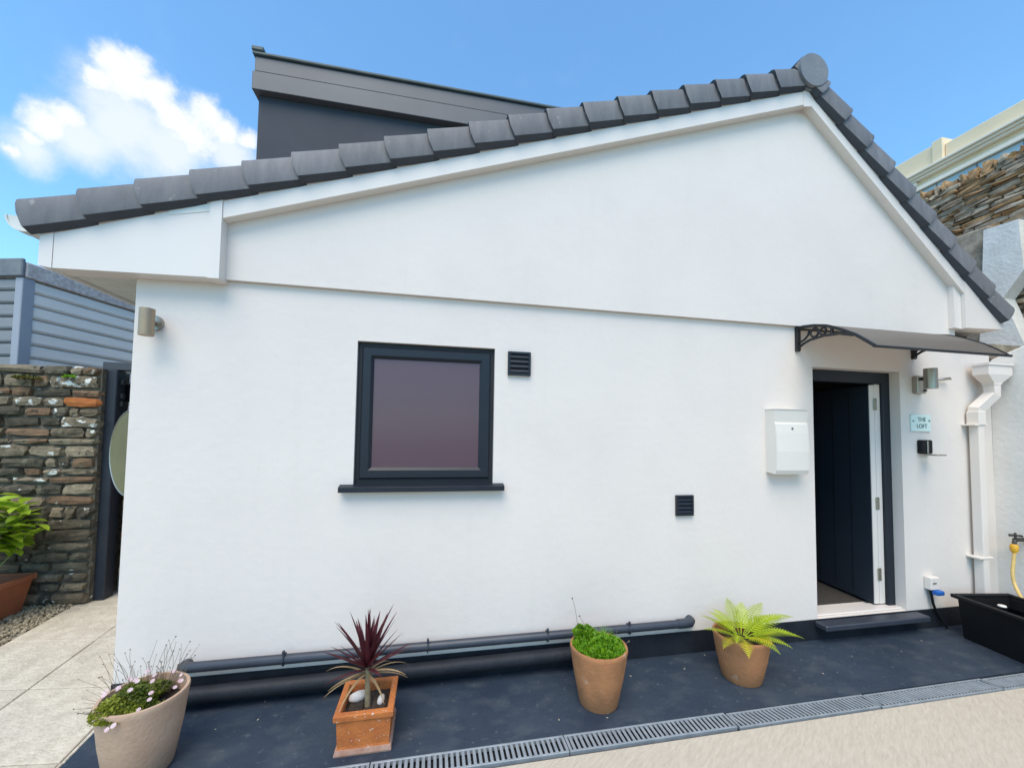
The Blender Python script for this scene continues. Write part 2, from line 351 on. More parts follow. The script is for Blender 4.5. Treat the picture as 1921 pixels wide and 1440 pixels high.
# ------------------------------------------------------------------ the setting
tag(obj('ground', B(-150,150,-150,200,-.5,-.05), earth), kind='structure')
tag(obj('terrain', B(7.25,90,-40,80,-.04,2.45), earth), kind='structure')
tag(obj('terrain', B(8.4,90,-40,80,2.45,4.2), earth), kind='structure')
bm = new()
prism_xy(bm, [(-3,-6),(7.0,-6),(7.0,-.768),(.02,-.768),(-.02,-1.4),(-3,-1.4)], -.049, -.004)
tag(obj('yard', bm, concrete), kind='structure')
strip = tag(obj('painted_floor', prism_xy(new(), [(.075,-.630),(7.0,-.630),(7.0,.02),(.0,.02),(.028,-.15),(.057,-.4)], -.049, 0), slate_paint), kind='structure')
tag(obj('drain_channel', B(.2,7.0,-.77,-.63,-.049,-.03), black_void), kind='structure')
# paving: bed + each slab, laid about 7 degrees off the house
pav = tag(obj('paving', prism_xy(new(), [(-1.38,-1.4),(-.02,-1.4),(.02,-.775),(.071,-.628),(.055,-.4),(.026,-.15),(.0,.0),(.0,5),(-2.1,5)], -.048, -.012), joint_m), kind='structure')
pang = R(7.2)
def pav_pt(a, b):   # grid (a across, b along) -> world
    o = Vector((-.652, .143)); ex = Vector((math.cos(pang), math.sin(pang)*-1)); ey = Vector((-math.sin(pang), math.cos(pang)))
    ex = Vector((math.cos(pang), -math.sin(pang)*.9))
    return o + ex*a + ey*b
def clip_right(poly):
    """keep the part of a slab left of the house / painted floor edge"""
    edge = lambda y: -.004 if y > 0 else (-.004 + min(.055, -y*.14))
    out = []
    n = len(poly)
    for i in range(n):
        p, q = poly[i], poly[(i+1)%n]; ip = p[0] <= edge(p[1]); iq = q[0] <= edge(q[1])
        if ip: out.append(p)
        if ip != iq:
            lo, hi = 0., 1.
            for _ in range(30):
                t = (lo+hi)/2; x = p[0]+(q[0]-p[0])*t; y = p[1]+(q[1]-p[1])*t
                if (x <= edge(y)) == ip: lo = t
                else: hi = t
            out.append((x, y))
    return out
for ia in range(-1, 3):
    for ib in range(-3, 8):
        g = .0035; a0, a1 = ia*.63+g, (ia+1)*.63-g; b0, b1 = .2+ib*.632+g, .2+(ib+1)*.632-g
        if ib < 0 and ia == 2: pass
        sub = [pav_pt(a0,b0), pav_pt((a0+a1)/2,b0), pav_pt(a1,b0), pav_pt(a1,(b0+b1)/2), pav_pt(a1,b1), pav_pt((a0+a1)/2,b1), pav_pt(a0,b1)]
        poly = clip_right([tuple(p) for p in sub])
        if len(poly) < 3: continue
        if min(p[1] for p in poly) < -1.35: continue
        bmx = prism_xy(new(), poly, -.013, -.001 + random.uniform(-.002,.001))
        bmesh.ops.bevel(bmx, geom=[e for e in bmx.edges if all(v.co.z > -.008 for v in e.verts)], offset=.004, segments=1, affect='EDGES')
        obj('slab', bmx, slab_m, pav)

# ------------------------------------------------------------------ house
AL, AR = math.atan(.3545), math.atan(.884)
def ztopL(x): return 2.923 + .3545*(x + .506)
def ztopR(x): return 4.712 - .884*(x - 5.028)
RIDGE_X = 4.872; RIDGE_Z = ztopL(RIDGE_X)
house = thing('house', (3.5, 0, 0), 'white rendered single storey house with grey tiled verge and dark door', 'house')
wl = obj('wall', wall_sheet([0,1.29,2.225,4.965,5.906,7.0], [-.04,.165,1.305,2.268,2.6], {(1,2),(3,1),(3,2)}, 0, .22), white_render, house)
bm = new(); box(bm, 0,.22,.222,6,-.04,2.75); box(bm, 6.8,7.0,.222,6,-.04,2.6); box(bm, .222,6.798,5.8,6,-.04,3.2)
obj('side_wall', bm, white_render, house)
off = .06
bm = prism_xz(new(), [(.02,2.602),(6.53,2.602),(6.53,ztopR(6.53)-.09),(RIDGE_X,RIDGE_Z-.10),(.02,ztopL(.02)-.07)], -.03, .2)
obj('gable', bm, white_render, house)
# plinth (door gap left open)
bm = new(); box(bm, -.004,7.0,-.008,.0,-.04,.1632)
obj('plinth', bm, plinth_m, house)
# bargeboards
def bargeL(x): return 2.955 + .351*(x-.485)
def bargeR(x): return 4.517 - .896*(x-4.855)
ax = 4.86
bm = prism_xz(new(), [(.497,bargeL(.497)),(ax,bargeL(ax)+.005),(ax,bargeL(ax)+.19),(.497,bargeL(.497)+.19)], -.10, -.031)
b1 = obj('bargeboard', bm, upvc, house)
bm = prism_xz(new(), [(ax+.002,bargeR(ax)),(6.541,bargeR(6.541)),(6.541,bargeR(6.541)+.25),(ax+.002,bargeR(ax)+.19)], -.10, -.031)
b2 = obj('bargeboard', bm, upvc, house)
obj('joint_cover', prism_xz(new(), [(4.815,4.462),(4.885,4.475),(4.885,4.66),(4.815,4.63)], -.104, -.1005), upvc, b1)
# box ends
bm = prism_xz(new(), [(-.352,2.563),(.428,2.583),(.428,ztopL(.428)-.15),(-.352,ztopL(-.352)-.15)], -.10, .02)
bxl = obj('box_end', bm, upvc, house)
obj('corner_strip', prism_xz(new(), [(-.418,2.572),(-.354,2.561),(-.354,ztopL(-.354)-.15),(-.418,ztopL(-.418)-.15)], -.103, .02), upvc, bxl)
obj('corner_strip', prism_xz(new(), [(.430,2.576),(.496,2.578),(.496,ztopL(.496)-.15),(.430,ztopL(.430)-.15)], -.108, .019), upvc, bxl)
obj('trim', prism_xz(new(), [(.21,ztopL(.21)-.235),(.428,ztopL(.428)-.262),(.428,ztopL(.428)-.2),(.21,ztopL(.21)-.175)], -.103, -.1002), upvc_old, bxl)
bm = prism_xz(new(), [(6.542,2.685),(7.0,2.70),(7.005,ztopR(7.005)-.17),(6.542,ztopR(6.542)-.2)], -.104, .02)
bxr = obj('box_end', bm, upvc, house)
obj('corner_strip', prism_xz(new(), [(6.455,2.69),(6.54,2.682),(6.54,3.02),(6.455,3.08)], -.075, .019), upvc, bxr)
# soffit boards under the eaves, fascia behind the gutter
sof = obj('soffit', B(-.40,-.003,.021,6,2.60,2.612), soffit_m, house)
for i in range(9):
    x0 = -.395 + i*.0435
    obj('board', B(x0, x0+.040, .022, 5.99, 2.590, 2.5995, bev=.003), soffit_m, sof)
obj('fascia', B(-.418,-.402,.021,6,2.572,2.80), upvc, house)
obj('eaves_soffit', B(6.535,7.0,.021,6,2.70,2.712), soffit_m, house)
# roof slab, verge tiles, ridge
roof = obj('roof', prism_xz(new(), [(-.50,ztopL(-.5)-.06),(RIDGE_X,RIDGE_Z-.09),(7.1,ztopR(7.1)-.08),(7.1,ztopR(7.1)-.03),(RIDGE_X,RIDGE_Z-.03),(-.50,ztopL(-.5)-.012)], -.028, 6.05), tile_m, house)
def verge_mesh(sign):
    prof = [(.06,.004),(-.05,.006),(-.095,.001),(-.118,-.014),(-.128,-.04),(-.132,-.09),(-.136,-.166),(-.134,-.173),
            (-.100,-.198),(-.090,-.196),(-.118,-.168),(-.116,-.09),(-.112,-.05),(-.102,-.028),(-.085,-.016),(-.05,-.010),(.06,-.010)]
    bm = new(); Ls = [0, .008, .03, .29, .322]; offs = [.010, .012, .009, .0, -.003]
    rings = []
    c = Vector((.03,-.09))
    for s, o in zip(Ls, offs):
        ring = []
        for (y, n) in prof:
            d = Vector((y, n)) - c; d.normalize()
            # lower end bows outward like a pressed cap
            bow = -.014*math.sin(math.pi*min(1, max(0, (-n)/.19))) if s < .02 else 0
            ring.append(bm.verts.new((sign*(s+bow), y + d.x*o - (.30-s)*.04, n + d.y*o*.6)))
        rings.append(ring)
    n = len(prof)
    for a, b in zip(rings, rings[1:]):
        for k in range(n): bm.faces.new((a[k], a[(k+1)%n], b[(k+1)%n], b[k]))
    bm.faces.new(rings[0]); bm.faces.new(rings[-1][::-1])
    bmesh.ops.recalc_face_normals(bm, faces=bm.faces)
    me = bpy.data.meshes.new('verge_tile'); bm.to_mesh(me); bm.free(); me.materials.append(tile_m); me.materials.append(tile_lip_joint)
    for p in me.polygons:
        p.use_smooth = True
        if p.normal.z < -.4 or abs(p.normal.x) > .8: p.material_index = 1  # lip is dark; end faces darkened too, painting the shadow line at each joint
    me.set_sharp_from_angle(angle=R(28))
    return me
mL, mR = verge_mesh(1), verge_mesh(-1)
def tile_at(me, x, z, ang):
    o = bpy.data.objects.new('verge_tile', me); col.objects.link(o); o.parent = roof
    o.location = Vector((x, 0, z)) - root_loc(roof); o.rotation_euler = (R(random.uniform(-.5,.5)), ang + R(random.uniform(-.35,.35)), 0)
for i in range(19):
    x = -.506 + i*.2775; tile_at(mL, x, ztopL(x)+.008, -AL + R(2.4))
st = Vector((-math.cos(AR), math.sin(AR)))
for i in range(10):
    s = .02 + i*.3005; x = 7.095 + st.x*s; tile_at(mR, x+.008, ztopR(7.095) + st.y*s + .010, AR - R(1.6))
bm = tube(new(), [(RIDGE_X,-.125,4.715),(RIDGE_X,.3,4.72),(RIDGE_X,6.05,4.72)], .118, 40)
rg = shade_auto(obj('ridge_tile', bm, ridge_m, roof))
bm = disc_y(new(), (RIDGE_X,4.750), .140, -.158, -.130, 48)
cap = shade_auto(obj('ridge_cap', bm, ridge_m, roof))
# ---- holes in the ridge cap are separate sub pieces of geometry on the cap face
for a, r in ((0,0),(0,.055),(1.5,.055),(3.1,.055),(4.6,.05)):
    obj('pinhole', disc_y(new(), (RIDGE_X+r*math.cos(a)+.02, 4.75+r*math.sin(a)), .006, -.1595, -.1575, 10), mat('pinhole_grey', (.30,.30,.30), rough=.8), roof)
# gutter on the left eaves: half round with open near end
def half_round(bm, x, z, r, y0, y1, n=12):
    pr = []
    for k in range(n+1):
        a = math.pi + math.pi*k/n; pr.append((x+r*math.cos(a), z+r*math.sin(a)))
    inn = [(x+(px-x)*.9, z+(pz-z)*.9) for px, pz in pr][::-1]
    return prism_xz(bm, pr+inn, y0, y1)
gut = thing('gutter', (-.55,.0,2.80), 'white half round gutter end under the lowest verge tile', 'gutter')
bm = half_round(new(), -.555, 2.875, .085, -.02, 6); obj('channel', bm, upvc_old, gut)
bm = half_round(new(), -.555, 2.877, .092, -.035, .03); obj('collar', bm, upvc_old, gut)
obj('stop_end', prism_xz(new(), [(-.555+.088*math.cos(math.pi+math.pi*k/12), 2.876+.088*math.sin(math.pi+math.pi*k/12)) for k in range(13)], -.03, -.021), upvc_old, gut)
# dormer
dm = obj('dormer', B(.262,4.62,.86,4.2,3.2,4.56), dormer_w, house)
obj('fascia', B(.226,4.66,.80,4.24,4.545,4.705, bev=.004), dormer_f, dm)
obj('upper_fascia', B(.238,4.64,.812,4.23,4.714,4.845, bev=.004), dormer_f, dm)
obj('roof_trim', B(.222,4.66,.792,4.25,4.849,4.875, bev=.006), dormer_c, dm)
obj('corner_cap', B(.216,.31,.785,4.25,4.878,4.918, bev=.008), dormer_c, dm)
# window
def frame_rect(bm, x0, x1, z0, z1, wd, y0, y1, bev=0):
    """mitred rectangular frame"""
    o = [(x0,z0),(x1,z0),(x1,z1),(x0,z1)]; i = [(x0+wd,z0+wd),(x1-wd,z0+wd),(x1-wd,z1-wd),(x0+wd,z1-wd)]
    for k in range(4):
        n = (k+1)%4; prism_xz(bm, [o[k], o[n], i[n], i[k]], y0, y1)
    return bm
win = obj('window', frame_rect(new(), 1.2915,2.2235,1.3065,2.2665,.034,.030,.11), anth_dark, house)
def chamfer_frame(x0,x1,z0,z1,wd,yf,yb,ch):
    bm = new(); o = [(x0,z0),(x1,z0),(x1,z1),(x0,z1)]
    def off(d): return [(x0+d,z0+d),(x1-d,z0+d),(x1-d,z1-d),(x0+d,z1-d)]
    loops = [(off(0),yb),(off(0),yf+ch),(off(ch),yf),(off(wd-ch*2.0),yf),(off(wd),yf+ch*1.6),(off(wd),yb)]
    vs = [[bm.verts.new((x,y,z)) for x,z in l] for l, y in loops]
    for a, b in zip(vs, vs[1:]):
        for k in range(4): bm.faces.new((a[k], a[(k+1)%4], b[(k+1)%4], b[k]))
    bmesh.ops.recalc_face_normals(bm, faces=bm.faces); return bm
obj('sash', chamfer_frame(1.318,2.198,1.340,2.236,.078,.014,.10,.010), anthracite, win)
obj('pane', B(1.394,2.122,.034,.044,1.416,2.160), frost, win)
bm = new()
prism_yz(bm, [(.032,1.272),(.032,1.3085),(-.002,1.3075),(-.052,1.296),(-.058,1.292),(-.058,1.262),(-.050,1.262),(-.046,1.280)], 1.209, 2.298)
obj('sill', bm, anthracite, win)
# front door
df = obj('door_frame', B(5.0355,5.8215,.080,.15,2.165,2.2665,bev=.004), anthracite, house)
obj('post', B(5.822,5.9045,.080,.15,.166,2.2665,bev=.004), anthracite, df)
obj('post', B(4.9665,5.035,.080,.15,.166,2.2665,bev=.004), anthracite, df)
obj('rebate', B(5.762,5.8215,.104,.15,.19,2.1645,bev=.003), upvc, df)
obj('sill', B(4.967,5.904,.03,.16,.166,.180,bev=.004), upvc, df)
lv = Vector((.085,.75,0)).normalized(); la = math.atan2(lv.x, lv.y)
door = obj('door', B(5.703,5.757,.112,.90,.192,2.155,bev=.004, rot=Matrix.Rotation(-la,3,'Z'), piv=(5.703,.112,1)), door_m, house)
obj('edge_strip', B(5.704,5.757,.106,.1115,.194,2.153), upvc, door)
for z in (.45, 1.08, 1.98):
    obj('hinge', B(5.742,5.778,.096,.1055,z-.055,z+.055,bev=.003), hinge_m, door)
bm = tube(new(), [(5.70,.72,1.05),(5.665,.72,1.05),(5.665,.62,1.05)], .011, 8); 
hd = obj('handle', bm, steel, door)
for yy in (.30,.48,.66):
    obj('groove', B(5.7,5.7035,yy,yy+.006,.25,2.1, rot=Matrix.Rotation(-la,3,'Z'), piv=(5.703,.112,1)), black_br, door)
obj('door_step', B(4.925,6.0,-.115,-.0085,.112,.158,bev=.008), pipe_m, house)
bm = new(); box(bm, .222,6.798,.222,5.798,.05,.17); obj('floor', bm, mat_floor, house)
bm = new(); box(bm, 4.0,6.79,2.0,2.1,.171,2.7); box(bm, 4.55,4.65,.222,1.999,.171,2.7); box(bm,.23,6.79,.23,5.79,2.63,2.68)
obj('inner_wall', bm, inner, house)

# ------------------------------------------------------------------ fittings on the wall
def vent(x0,x1,z0,z1,label):
    t = thing('wall_vent', ((x0+x1)/2,0,z0), label, 'vent', 'louvred wall vents')
    obj('back', B(x0+.004,x1-.004,-.008,.0,z0+.004,z1-.004), anth_dark, t)
    obj('frame', frame_rect(new(), x0,x1,z0,z1,.016,-.022,.0), anthracite, t)
    n = 4; h = (z1-z0-.032)/n
    for k in range(n):
        za = z0+.016+k*h
        obj('slat', prism_yz(new(), [(-.009,za+h*.95),(-.022,za+h*.35),(-.022,za+h*.15),(-.009,za+h*.6)], x0+.0165, x1-.0165), anthracite, t)
vent(2.318,2.485,2.079,2.250,'dark square louvred vent beside the top corner of the window')
vent(3.657,3.805,1.045,1.202,'dark square louvred vent low on the wall below the letterbox level')

# letterbox
t = thing('letterbox', (4.64,0,1.37), 'white metal wall letterbox with sloped lid and small lock', 'letterbox')
side = [(0,1.378),(-.088,1.368),(-.100,1.40),(-.106,1.55),(-.100,1.70),(-.094,1.768),(-.086,1.785),(-.088,1.80),(-.100,1.884),(0,1.885)]
lbx = obj('body', prism_yz(new(), side, 4.487, 4.80), box_white, t)
obj('door', prism_yz(new(), [(-.0885,1.367),(-.1015,1.399),(-.1075,1.55),(-.1015,1.70),(-.0955,1.769),(-.0945,1.766),(-.1005,1.70),(-.1065,1.55),(-.1005,1.40),(-.0880,1.369)], 4.492, 4.798), box_white, t)
obj('lid', prism_yz(new(), [(0,1.8855),(-.104,1.8855),(-.105,1.891),(0,1.895)], 4.484, 4.803), box_white, t)
obj('lock', disc_y(new(), (4.645,1.735), .008, -.104, -.09, 16), key_m, t)

# wall lights
t = thing('wall_light', (.11,0,2.2), 'weathered bronze cylinder wall light beside the house corner', 'light', 'cylinder wall lights')
shade_auto(obj('wall_plate', disc_y(new(), (.112,2.302), .048, -.022, 0, 28), steel, t))
obj('arm', tube(new(), [(.112,-.02,2.300),(.118,-.07,2.297)], .016, 10), steel, t)
shade_auto(obj('shade', tube(new(), [(.130,-.105,2.203),(.130,-.105,2.362)], .037, 28), bronze, t))
t = thing('wall_light', (6.1,0,2.1), 'brushed steel cylinder wall light with square backplate by the front door', 'light', 'cylinder wall lights')
obj('backplate', B(6.045,6.145,-.045,0,2.075,2.235,bev=.006), steel, t)
obj('arm', tube(new(), [(6.09,-.04,2.205),(6.085,-.08,2.205)], .014, 10), black_br, t)
shade_auto(obj('shade', tube(new(), [(6.068,-.125,2.108),(6.068,-.125,2.285)], .046, 28), steel, t))
obj('sensor', lathe(new(), [(.013,0),(.014,.006),(.010,.014),(.001,.018)], (6.125,-.048,2.095), 14), black_pl, t)
t = thing('wall_hook', (6.36,0,2.2), 'small grey hook beside the steel wall light', 'hook')
obj('base', B(6.295,6.325,-.012,0,2.19,2.235,bev=.004), upvc_old, t)
obj('arm', tube(new(), [(6.31,-.01,2.21),(6.36,-.03,2.216),(6.43,-.04,2.225),(6.455,-.035,2.215)], [.010,.012,.012,.004], 8), steel, t)

# house sign
t = thing('house_sign', (6.12,0,1.75), 'pale green glass house name sign reading THE LOFT', 'sign')
sg = obj('plate', B(6.008,6.232,-.014,0,1.735,1.888,bev=.003), sign_m, t)
def text(s, x, z, size, y, parent, m_, name='lettering'):
    c = bpy.data.curves.new('tmp', 'FONT'); c.body = s; c.size = size; c.align_x = 'CENTER'; c.align_y = 'CENTER'; c.extrude = .0008
    o = bpy.data.objects.new('tmp', c); col.objects.link(o); o.rotation_euler = (R(90),0,0); o.location = (x,y,z)
    bpy.context.view_layer.update(); dg = bpy.context.evaluated_depsgraph_get()
    me = bpy.data.meshes.new_from_object(o.evaluated_get(dg)); me.transform(o.matrix_world); bpy.data.objects.remove(o)
    bmx = new(); bmx.from_mesh(me); bpy.data.meshes.remove(me)
    return obj(name, bmx, m_, parent)
text('THE', 6.125, 1.842, .052, -.0152, t, ink); text('LOFT', 6.125, 1.782, .052, -.0152, t, ink)
text('"', 6.028, 1.81, .06, -.0152, t, ink); text('"', 6.212, 1.815, .06, -.0152, t, ink)

# key safe with its cover hanging open
t = thing('key_safe', (6.14,0,1.53), 'small black key safe with its grey cover hanging open', 'key safe')
obj('body', B(6.078,6.200,-.045,0,1.535,1.660,bev=.012,seg=2), black_pl, t)
obj('spine', B(6.125,6.142,-.052,-.0445,1.540,1.650,bev=.004), steel, t)
obj('cover', B(6.085,6.195,-.145,-.046,1.523,1.534,bev=.005), steel, t)

# outdoor socket, blue plug and cable
t = thing('outdoor_socket', (6.17,0,.35), 'white outdoor socket box with blue plug low by the door', 'socket')
obj('box', B(6.105,6.205,-.055,0,.345,.455,bev=.008,seg=2), upvc, t)
obj('slot', B(6.125,6.165,-.0575,-.0545,.400,.408), black_pl, t)
obj('plug', B(6.135,6.215,-.085,-.02,.305,.344,bev=.01,seg=2), blue_pl, t)
bm = tube(new(), [(6.135,-.03,.34),(6.14,-.035,.28),(6.16,-.03,.22),(6.20,-.025,.15),(6.24,-.03,.08),(6.28,-.05,.012)], .010, 8)
shade_auto(single('power_cable', bm, black_pl, (6.2,-.03,0), 'black cable hanging from the outdoor socket', 'cable'))

# door canopy
t = thing('door_canopy', (5.42,0,2.4), 'smoked curved door canopy on black scroll brackets', 'canopy')
prof = [(0,2.585),(-.084,2.582),(-.176,2.566),(-.264,2.540),(-.33,2.508),(-.386,2.477),(-.48,2.417),(-.551,2.357),(-.608,2.306)]
bm = new(); NX = 12; X0, X1 = 4.806, 6.052
top = [[bm.verts.new((X0+(X1-X0)*i/NX, y, z+.006)) for y, z in prof] for i in range(NX+1)]
bot = [[bm.verts.new((X0+(X1-X0)*i/NX, y, z+.001)) for y, z in prof] for i in range(NX+1)]
for g_, fl in ((top,0),(bot,1)):
    for i in range(NX):
        for j in range(len(prof)-1):
            q = (g_[i][j], g_[i][j+1], g_[i+1][j+1], g_[i+1][j]); bm.faces.new(q if not fl else q[::-1])
obj('sheet', bm, smoked, t, smooth=True)
def rib(x, w_):
    bm = new()
    pr = [(y, z+.012) for y, z in prof] + [(y, z-.012) for y, z in prof[::-1]]
    return prism_yz(bm, pr, x-w_/2, x+w_/2)
obj('front_bar', tube(new(), [(X0-.012,-.608,2.304),(X1+.04,-.608,2.304)], .010, 8), black_br, t)
obj('back_rail', B(X0,X1,-.014,0,2.575,2.605), black_br, t)
def bracket(x):
    r = obj('bracket', prism_yz(new(), [(0,2.39),(0,2.605),(-.028,2.600),(-.028,2.40),(-.018,2.386)], x-.016, x+.016), black_br, t)
    obj('top_rib', rib(x, .022), black_br, r)
    obj('strut', tube(new(), [(-.0+x*0+x,-.02,2.418),(x,-.07,2.445),(x,-.128,2.461),(x,-.241,2.468),(x,-.365,2.455),(x,-.46,2.42)], .011, 8), black_br, r)
    for yc, zc, rr in ((-.165,2.512,.034),(-.235,2.505,.026)):
        pts = [(x, yc+rr*math.cos(2*math.pi*k/20), zc+rr*math.sin(2*math.pi*k/20)) for k in range(21)]
        obj('scroll_ring', tube(new(), pts, .009, 6, cap=False), black_br, r)
    obj('scroll_bar', B(x-.008,x+.008,-.315,-.298,2.465,2.515), black_br, r)
    obj('scroll_curl', tube(new(), [(x,-.03,2.46),(x,-.075,2.475),(x,-.11,2.505),(x,-.12,2.545)], .009, 6), black_br, r)
bracket(4.806); bracket(6.062)

# rain hopper + downpipe
t = thing('downpipe', (6.70,-.05,0), 'white square rainwater downpipe with large hopper head', 'downpipe')
obj('pipe', B(6.665,6.735,-.095,-.022,.0,1.90,bev=.008,seg=2), upvc, t)
obj('collar', B(6.655,6.745,-.105,-.012,1.80,1.93,bev=.008,seg=2), upvc, t)
obj('clip', B(6.615,6.765,-.100,-.0,1.795,1.812,bev=.003), upvc, t)
obj('clip', B(6.615,6.775,-.100,-.0,.60,.618,bev=.003), upvc, t)
bm = new(); tube(bm, [(6.70,-.058,1.90),(6.70,-.060,1.945),(6.83,-.102,2.085),(6.83,-.102,2.20)], .056, 4, square=True)
obj('offset_bend', bm, upvc, t)
hp = new()
levels = [(6.782,6.878,-.146,-.058,2.175),(6.784,6.876,-.144,-.06,2.185),(6.69,6.985,-.16,-.05,2.262),(6.69,6.985,-.16,-.05,2.345),(6.68,6.992,-.17,-.04,2.346),(6.68,6.992,-.17,-.04,2.365)]
rings = [[hp.verts.new(p) for p in ((a,c,z),(b,c,z),(b,d,z),(a,d,z))] for a,b,c,d,z in levels]
for a, b in zip(rings, rings[1:]):
    for k in range(4): hp.faces.new((a[k], a[(k+1)%4], b[(k+1)%4], b[k]))
hp.faces.new(rings[0][::-1]); hp.faces.new(rings[-1])
obj('hopper', hp, upvc, t)

# soil pipes along the foot of the wall
t = thing('upper_wall_pipe', (2.0,-.05,.2), 'dark blue pipe running along the wall above the plinth', 'pipe')
shade_auto(obj('pipe', tube(new(), [(.385,.01,.243),(.375,-.035,.243),(.395,-.05,.244),(3.69,-.05,.248),(3.735,-.05,.2485)], [.030,.031,.029,.029,.029], 18), pipe_m, t))
shade_auto(obj('elbow', tube(new(), [(3.64,-.05,.248),(3.70,-.05,.249),(3.742,-.046,.25),(3.765,-.025,.251),(3.77,.01,.252)], [.033,.034,.035,.035,.034], 18), pipe_m, t))
for x in (.93, 1.80, 2.62, 3.24):
    r = obj('pipe_clip', tube(new(), [(x,-.05+.034*math.cos(a*math.pi/8),.246+.034*math.sin(a*math.pi/8)) for a in range(17)], .006, 6), pipe_m, t)
    obj('screw_lug', B(x-.007,x+.007,-.075,-.058,.27,.305,bev=.003), pipe_m, r)
t = thing('lower_wall_pipe', (1.6,-.06,.05), 'thick dark pipe lying low against the black plinth', 'pipe')
shade_auto(obj('pipe', tube(new(), [(.30,-.065,.088),(2.95,-.065,.118)], .046, 20), plinth_m, t))
shade_auto(obj('end_cap', tube(new(), [(2.90,-.065,.1175),(2.96,-.065,.118),(2.985,-.06,.118)], [.052,.052,.03], 20), plinth_m, t))

# ------------------------------------------------------------------ drain grates
barm = B(-.0082,.0082,-.0455,.0455,-.006,.0,bev=.0015); mb = bpy.data.meshes.new('bar'); barm.to_mesh(mb); barm.free(); mb.materials.append(galv)
secs = [(.53,1.53,0,0),(1.535,2.54,0,0),(2.545,3.55,0,0),(3.56,4.565,-.008,12),(4.572,5.578,-.014,20),(5.586,6.60,-.02,20)]
names = ['drain grate section in front of the pale round pot','drain grate section in front of the square orange planter','drain grate section in front of the green mossy pot',
         'raised drain grate section in front of the fern pot','drain grate section in front of the door step','drain grate section ending beside the black trough']
for (a,b,dy,sk), lab in zip(secs, names):
    t = thing('drain_grate', ((a+b)/2,-.692+dy,.004), lab, 'drain grate', 'grates along the drain channel')
    bm = new(); box(bm, a,b,-.644+dy,-.632+dy,-.02,.005,bev=.002); obj('rail', bm, galv, t)
    bm = new(); box(bm, a,b,-.749+dy,-.737+dy,-.02,.005,bev=.002); obj('rail', bm, galv, t)
    for xe in (a+.007, b-.007): obj('end_bar', B(xe-.0068,xe+.0068,-.7365+dy,-.6445+dy,-.015,.0045), galv, t)
    n = int((b-a-.03)/.0285)
    for k in range(n):
        o = bpy.data.objects.new('bar', mb); col.objects.link(o); o.parent = t
        o.location = Vector((a+.03+k*.0285, -.6905+dy, .004)) - t.location
        if sk: o.rotation_euler = (0,0,R(sk))

# pale flecks and petals lying on the painted floor
rd = random.Random(8); bm = new()
for _ in range(24):
    x, y = rd.uniform(.3,6.0), rd.uniform(-.61,-.03); s_ = rd.uniform(.0025,.007); a = rd.uniform(0,6.3)
    pts = [(x+s_*math.cos(a+k*1.57)*(1.6 if k%2 else .7), y+s_*math.sin(a+k*1.57)*(1.6 if k%2 else .7), .0015+rd.uniform(0,.002)) for k in range(4)]
    bm.faces.new([bm.verts.new(p) for p in pts])
tag(obj('floor_litter', bm, mat('pale_litter', (.55,.52,.44), (.35,.30,.22), scale=20)), 'pale petals and grit scattered on the dark floor', None, None, 'stuff')

# ------------------------------------------------------------------ planters
def round_pot(name, c, h, r0, r1, m_, label, tilt=0):
    t = thing(name, (c[0],c[1],0), label, 'pot', 'round terracotta pots')
    th = .016
    prof = [(r0*.96,0),(r0,.008),(r0+(r1-r0)*.5+.004,h*.5),(r1-.003,h*.93),(r1,h-.012),(r1-.003,h),(r1-th,h),(r1-th-.004,h-.02),(r1-th-.012,h*.72)]
    o = shade_auto(obj('pot', lathe(new(), prof, (c[0],c[1],.001), 56), m_, t), 50)
    obj('soil', lathe(new(), [(r1-th-.011,h*.80-.01),(r1-th-.011,h*.80),(.06,h*.80+.012),(.001,h*.80+.012)], (c[0],c[1],.001), 40), soil, t)
    return t
P1, P3, P4 = (.44,-.47), (2.85,-.405), (3.935,-.34)
p1 = round_pot('round_pot', P1, .36, .128, .178, terra_pale, 'large pale terracotta pot holding the pink daisies')
p3 = round_pot('round_pot', P3, .345, .118, .178, terracotta, 'brown terracotta pot holding the bright green mossy tuft')
p4 = round_pot('round_pot', P4, .30, .125, .180, terracotta, 'brown terracotta pot holding the fern')
# square planter
t = thing('square_planter', (1.485,-.43,0), 'square orange terracotta planter with speckled sides', 'planter')
cx, cy = 1.485, -.428
def sq_ring(bm, hw, z, hd=None): 
    hd = hd or hw*1.04
    return [bm.verts.new((cx+sx*hw, cy+sy*hd, z)) for sx, sy in ((-1,-1),(1,-1),(1,1),(-1,1))]
def sq_solid(levels, floor=True):
    bm = new(); rs = [sq_ring(bm, hw, z) for hw, z in levels]
    for a, b in zip(rs, rs[1:]):
        for k in range(4): bm.faces.new((a[k], a[(k+1)%4], b[(k+1)%4], b[k]))
    if floor: bm.faces.new(rs[0][::-1])
    return bm
obj('body', sq_solid([(.130,.028),(.128,.040),(.134,.172)]), terra_orange, t)
obj('foot', sq_solid([(.140,.001),(.142,.010),(.137,.030),(.1305,.0305)]), terra_band, t)
bm = sq_solid([(.134,.1725),(.146,.178),(.148,.203),(.144,.208),(.118,.208),(.114,.200),(.112,.150)], False)
obj('rim', bm, terra_orange, t)
obj('soil', B(cx-.118,cx+.118,cy-.122,cy+.122,.140,.158), soil, t)
for sx in (-1, 1):
    obj('soil_ridge', B(cx+sx*.06-.04,cx+sx*.06+.04,cy-.05,cy+.07,.150,.166,bev=.012,seg=2), soil, t)
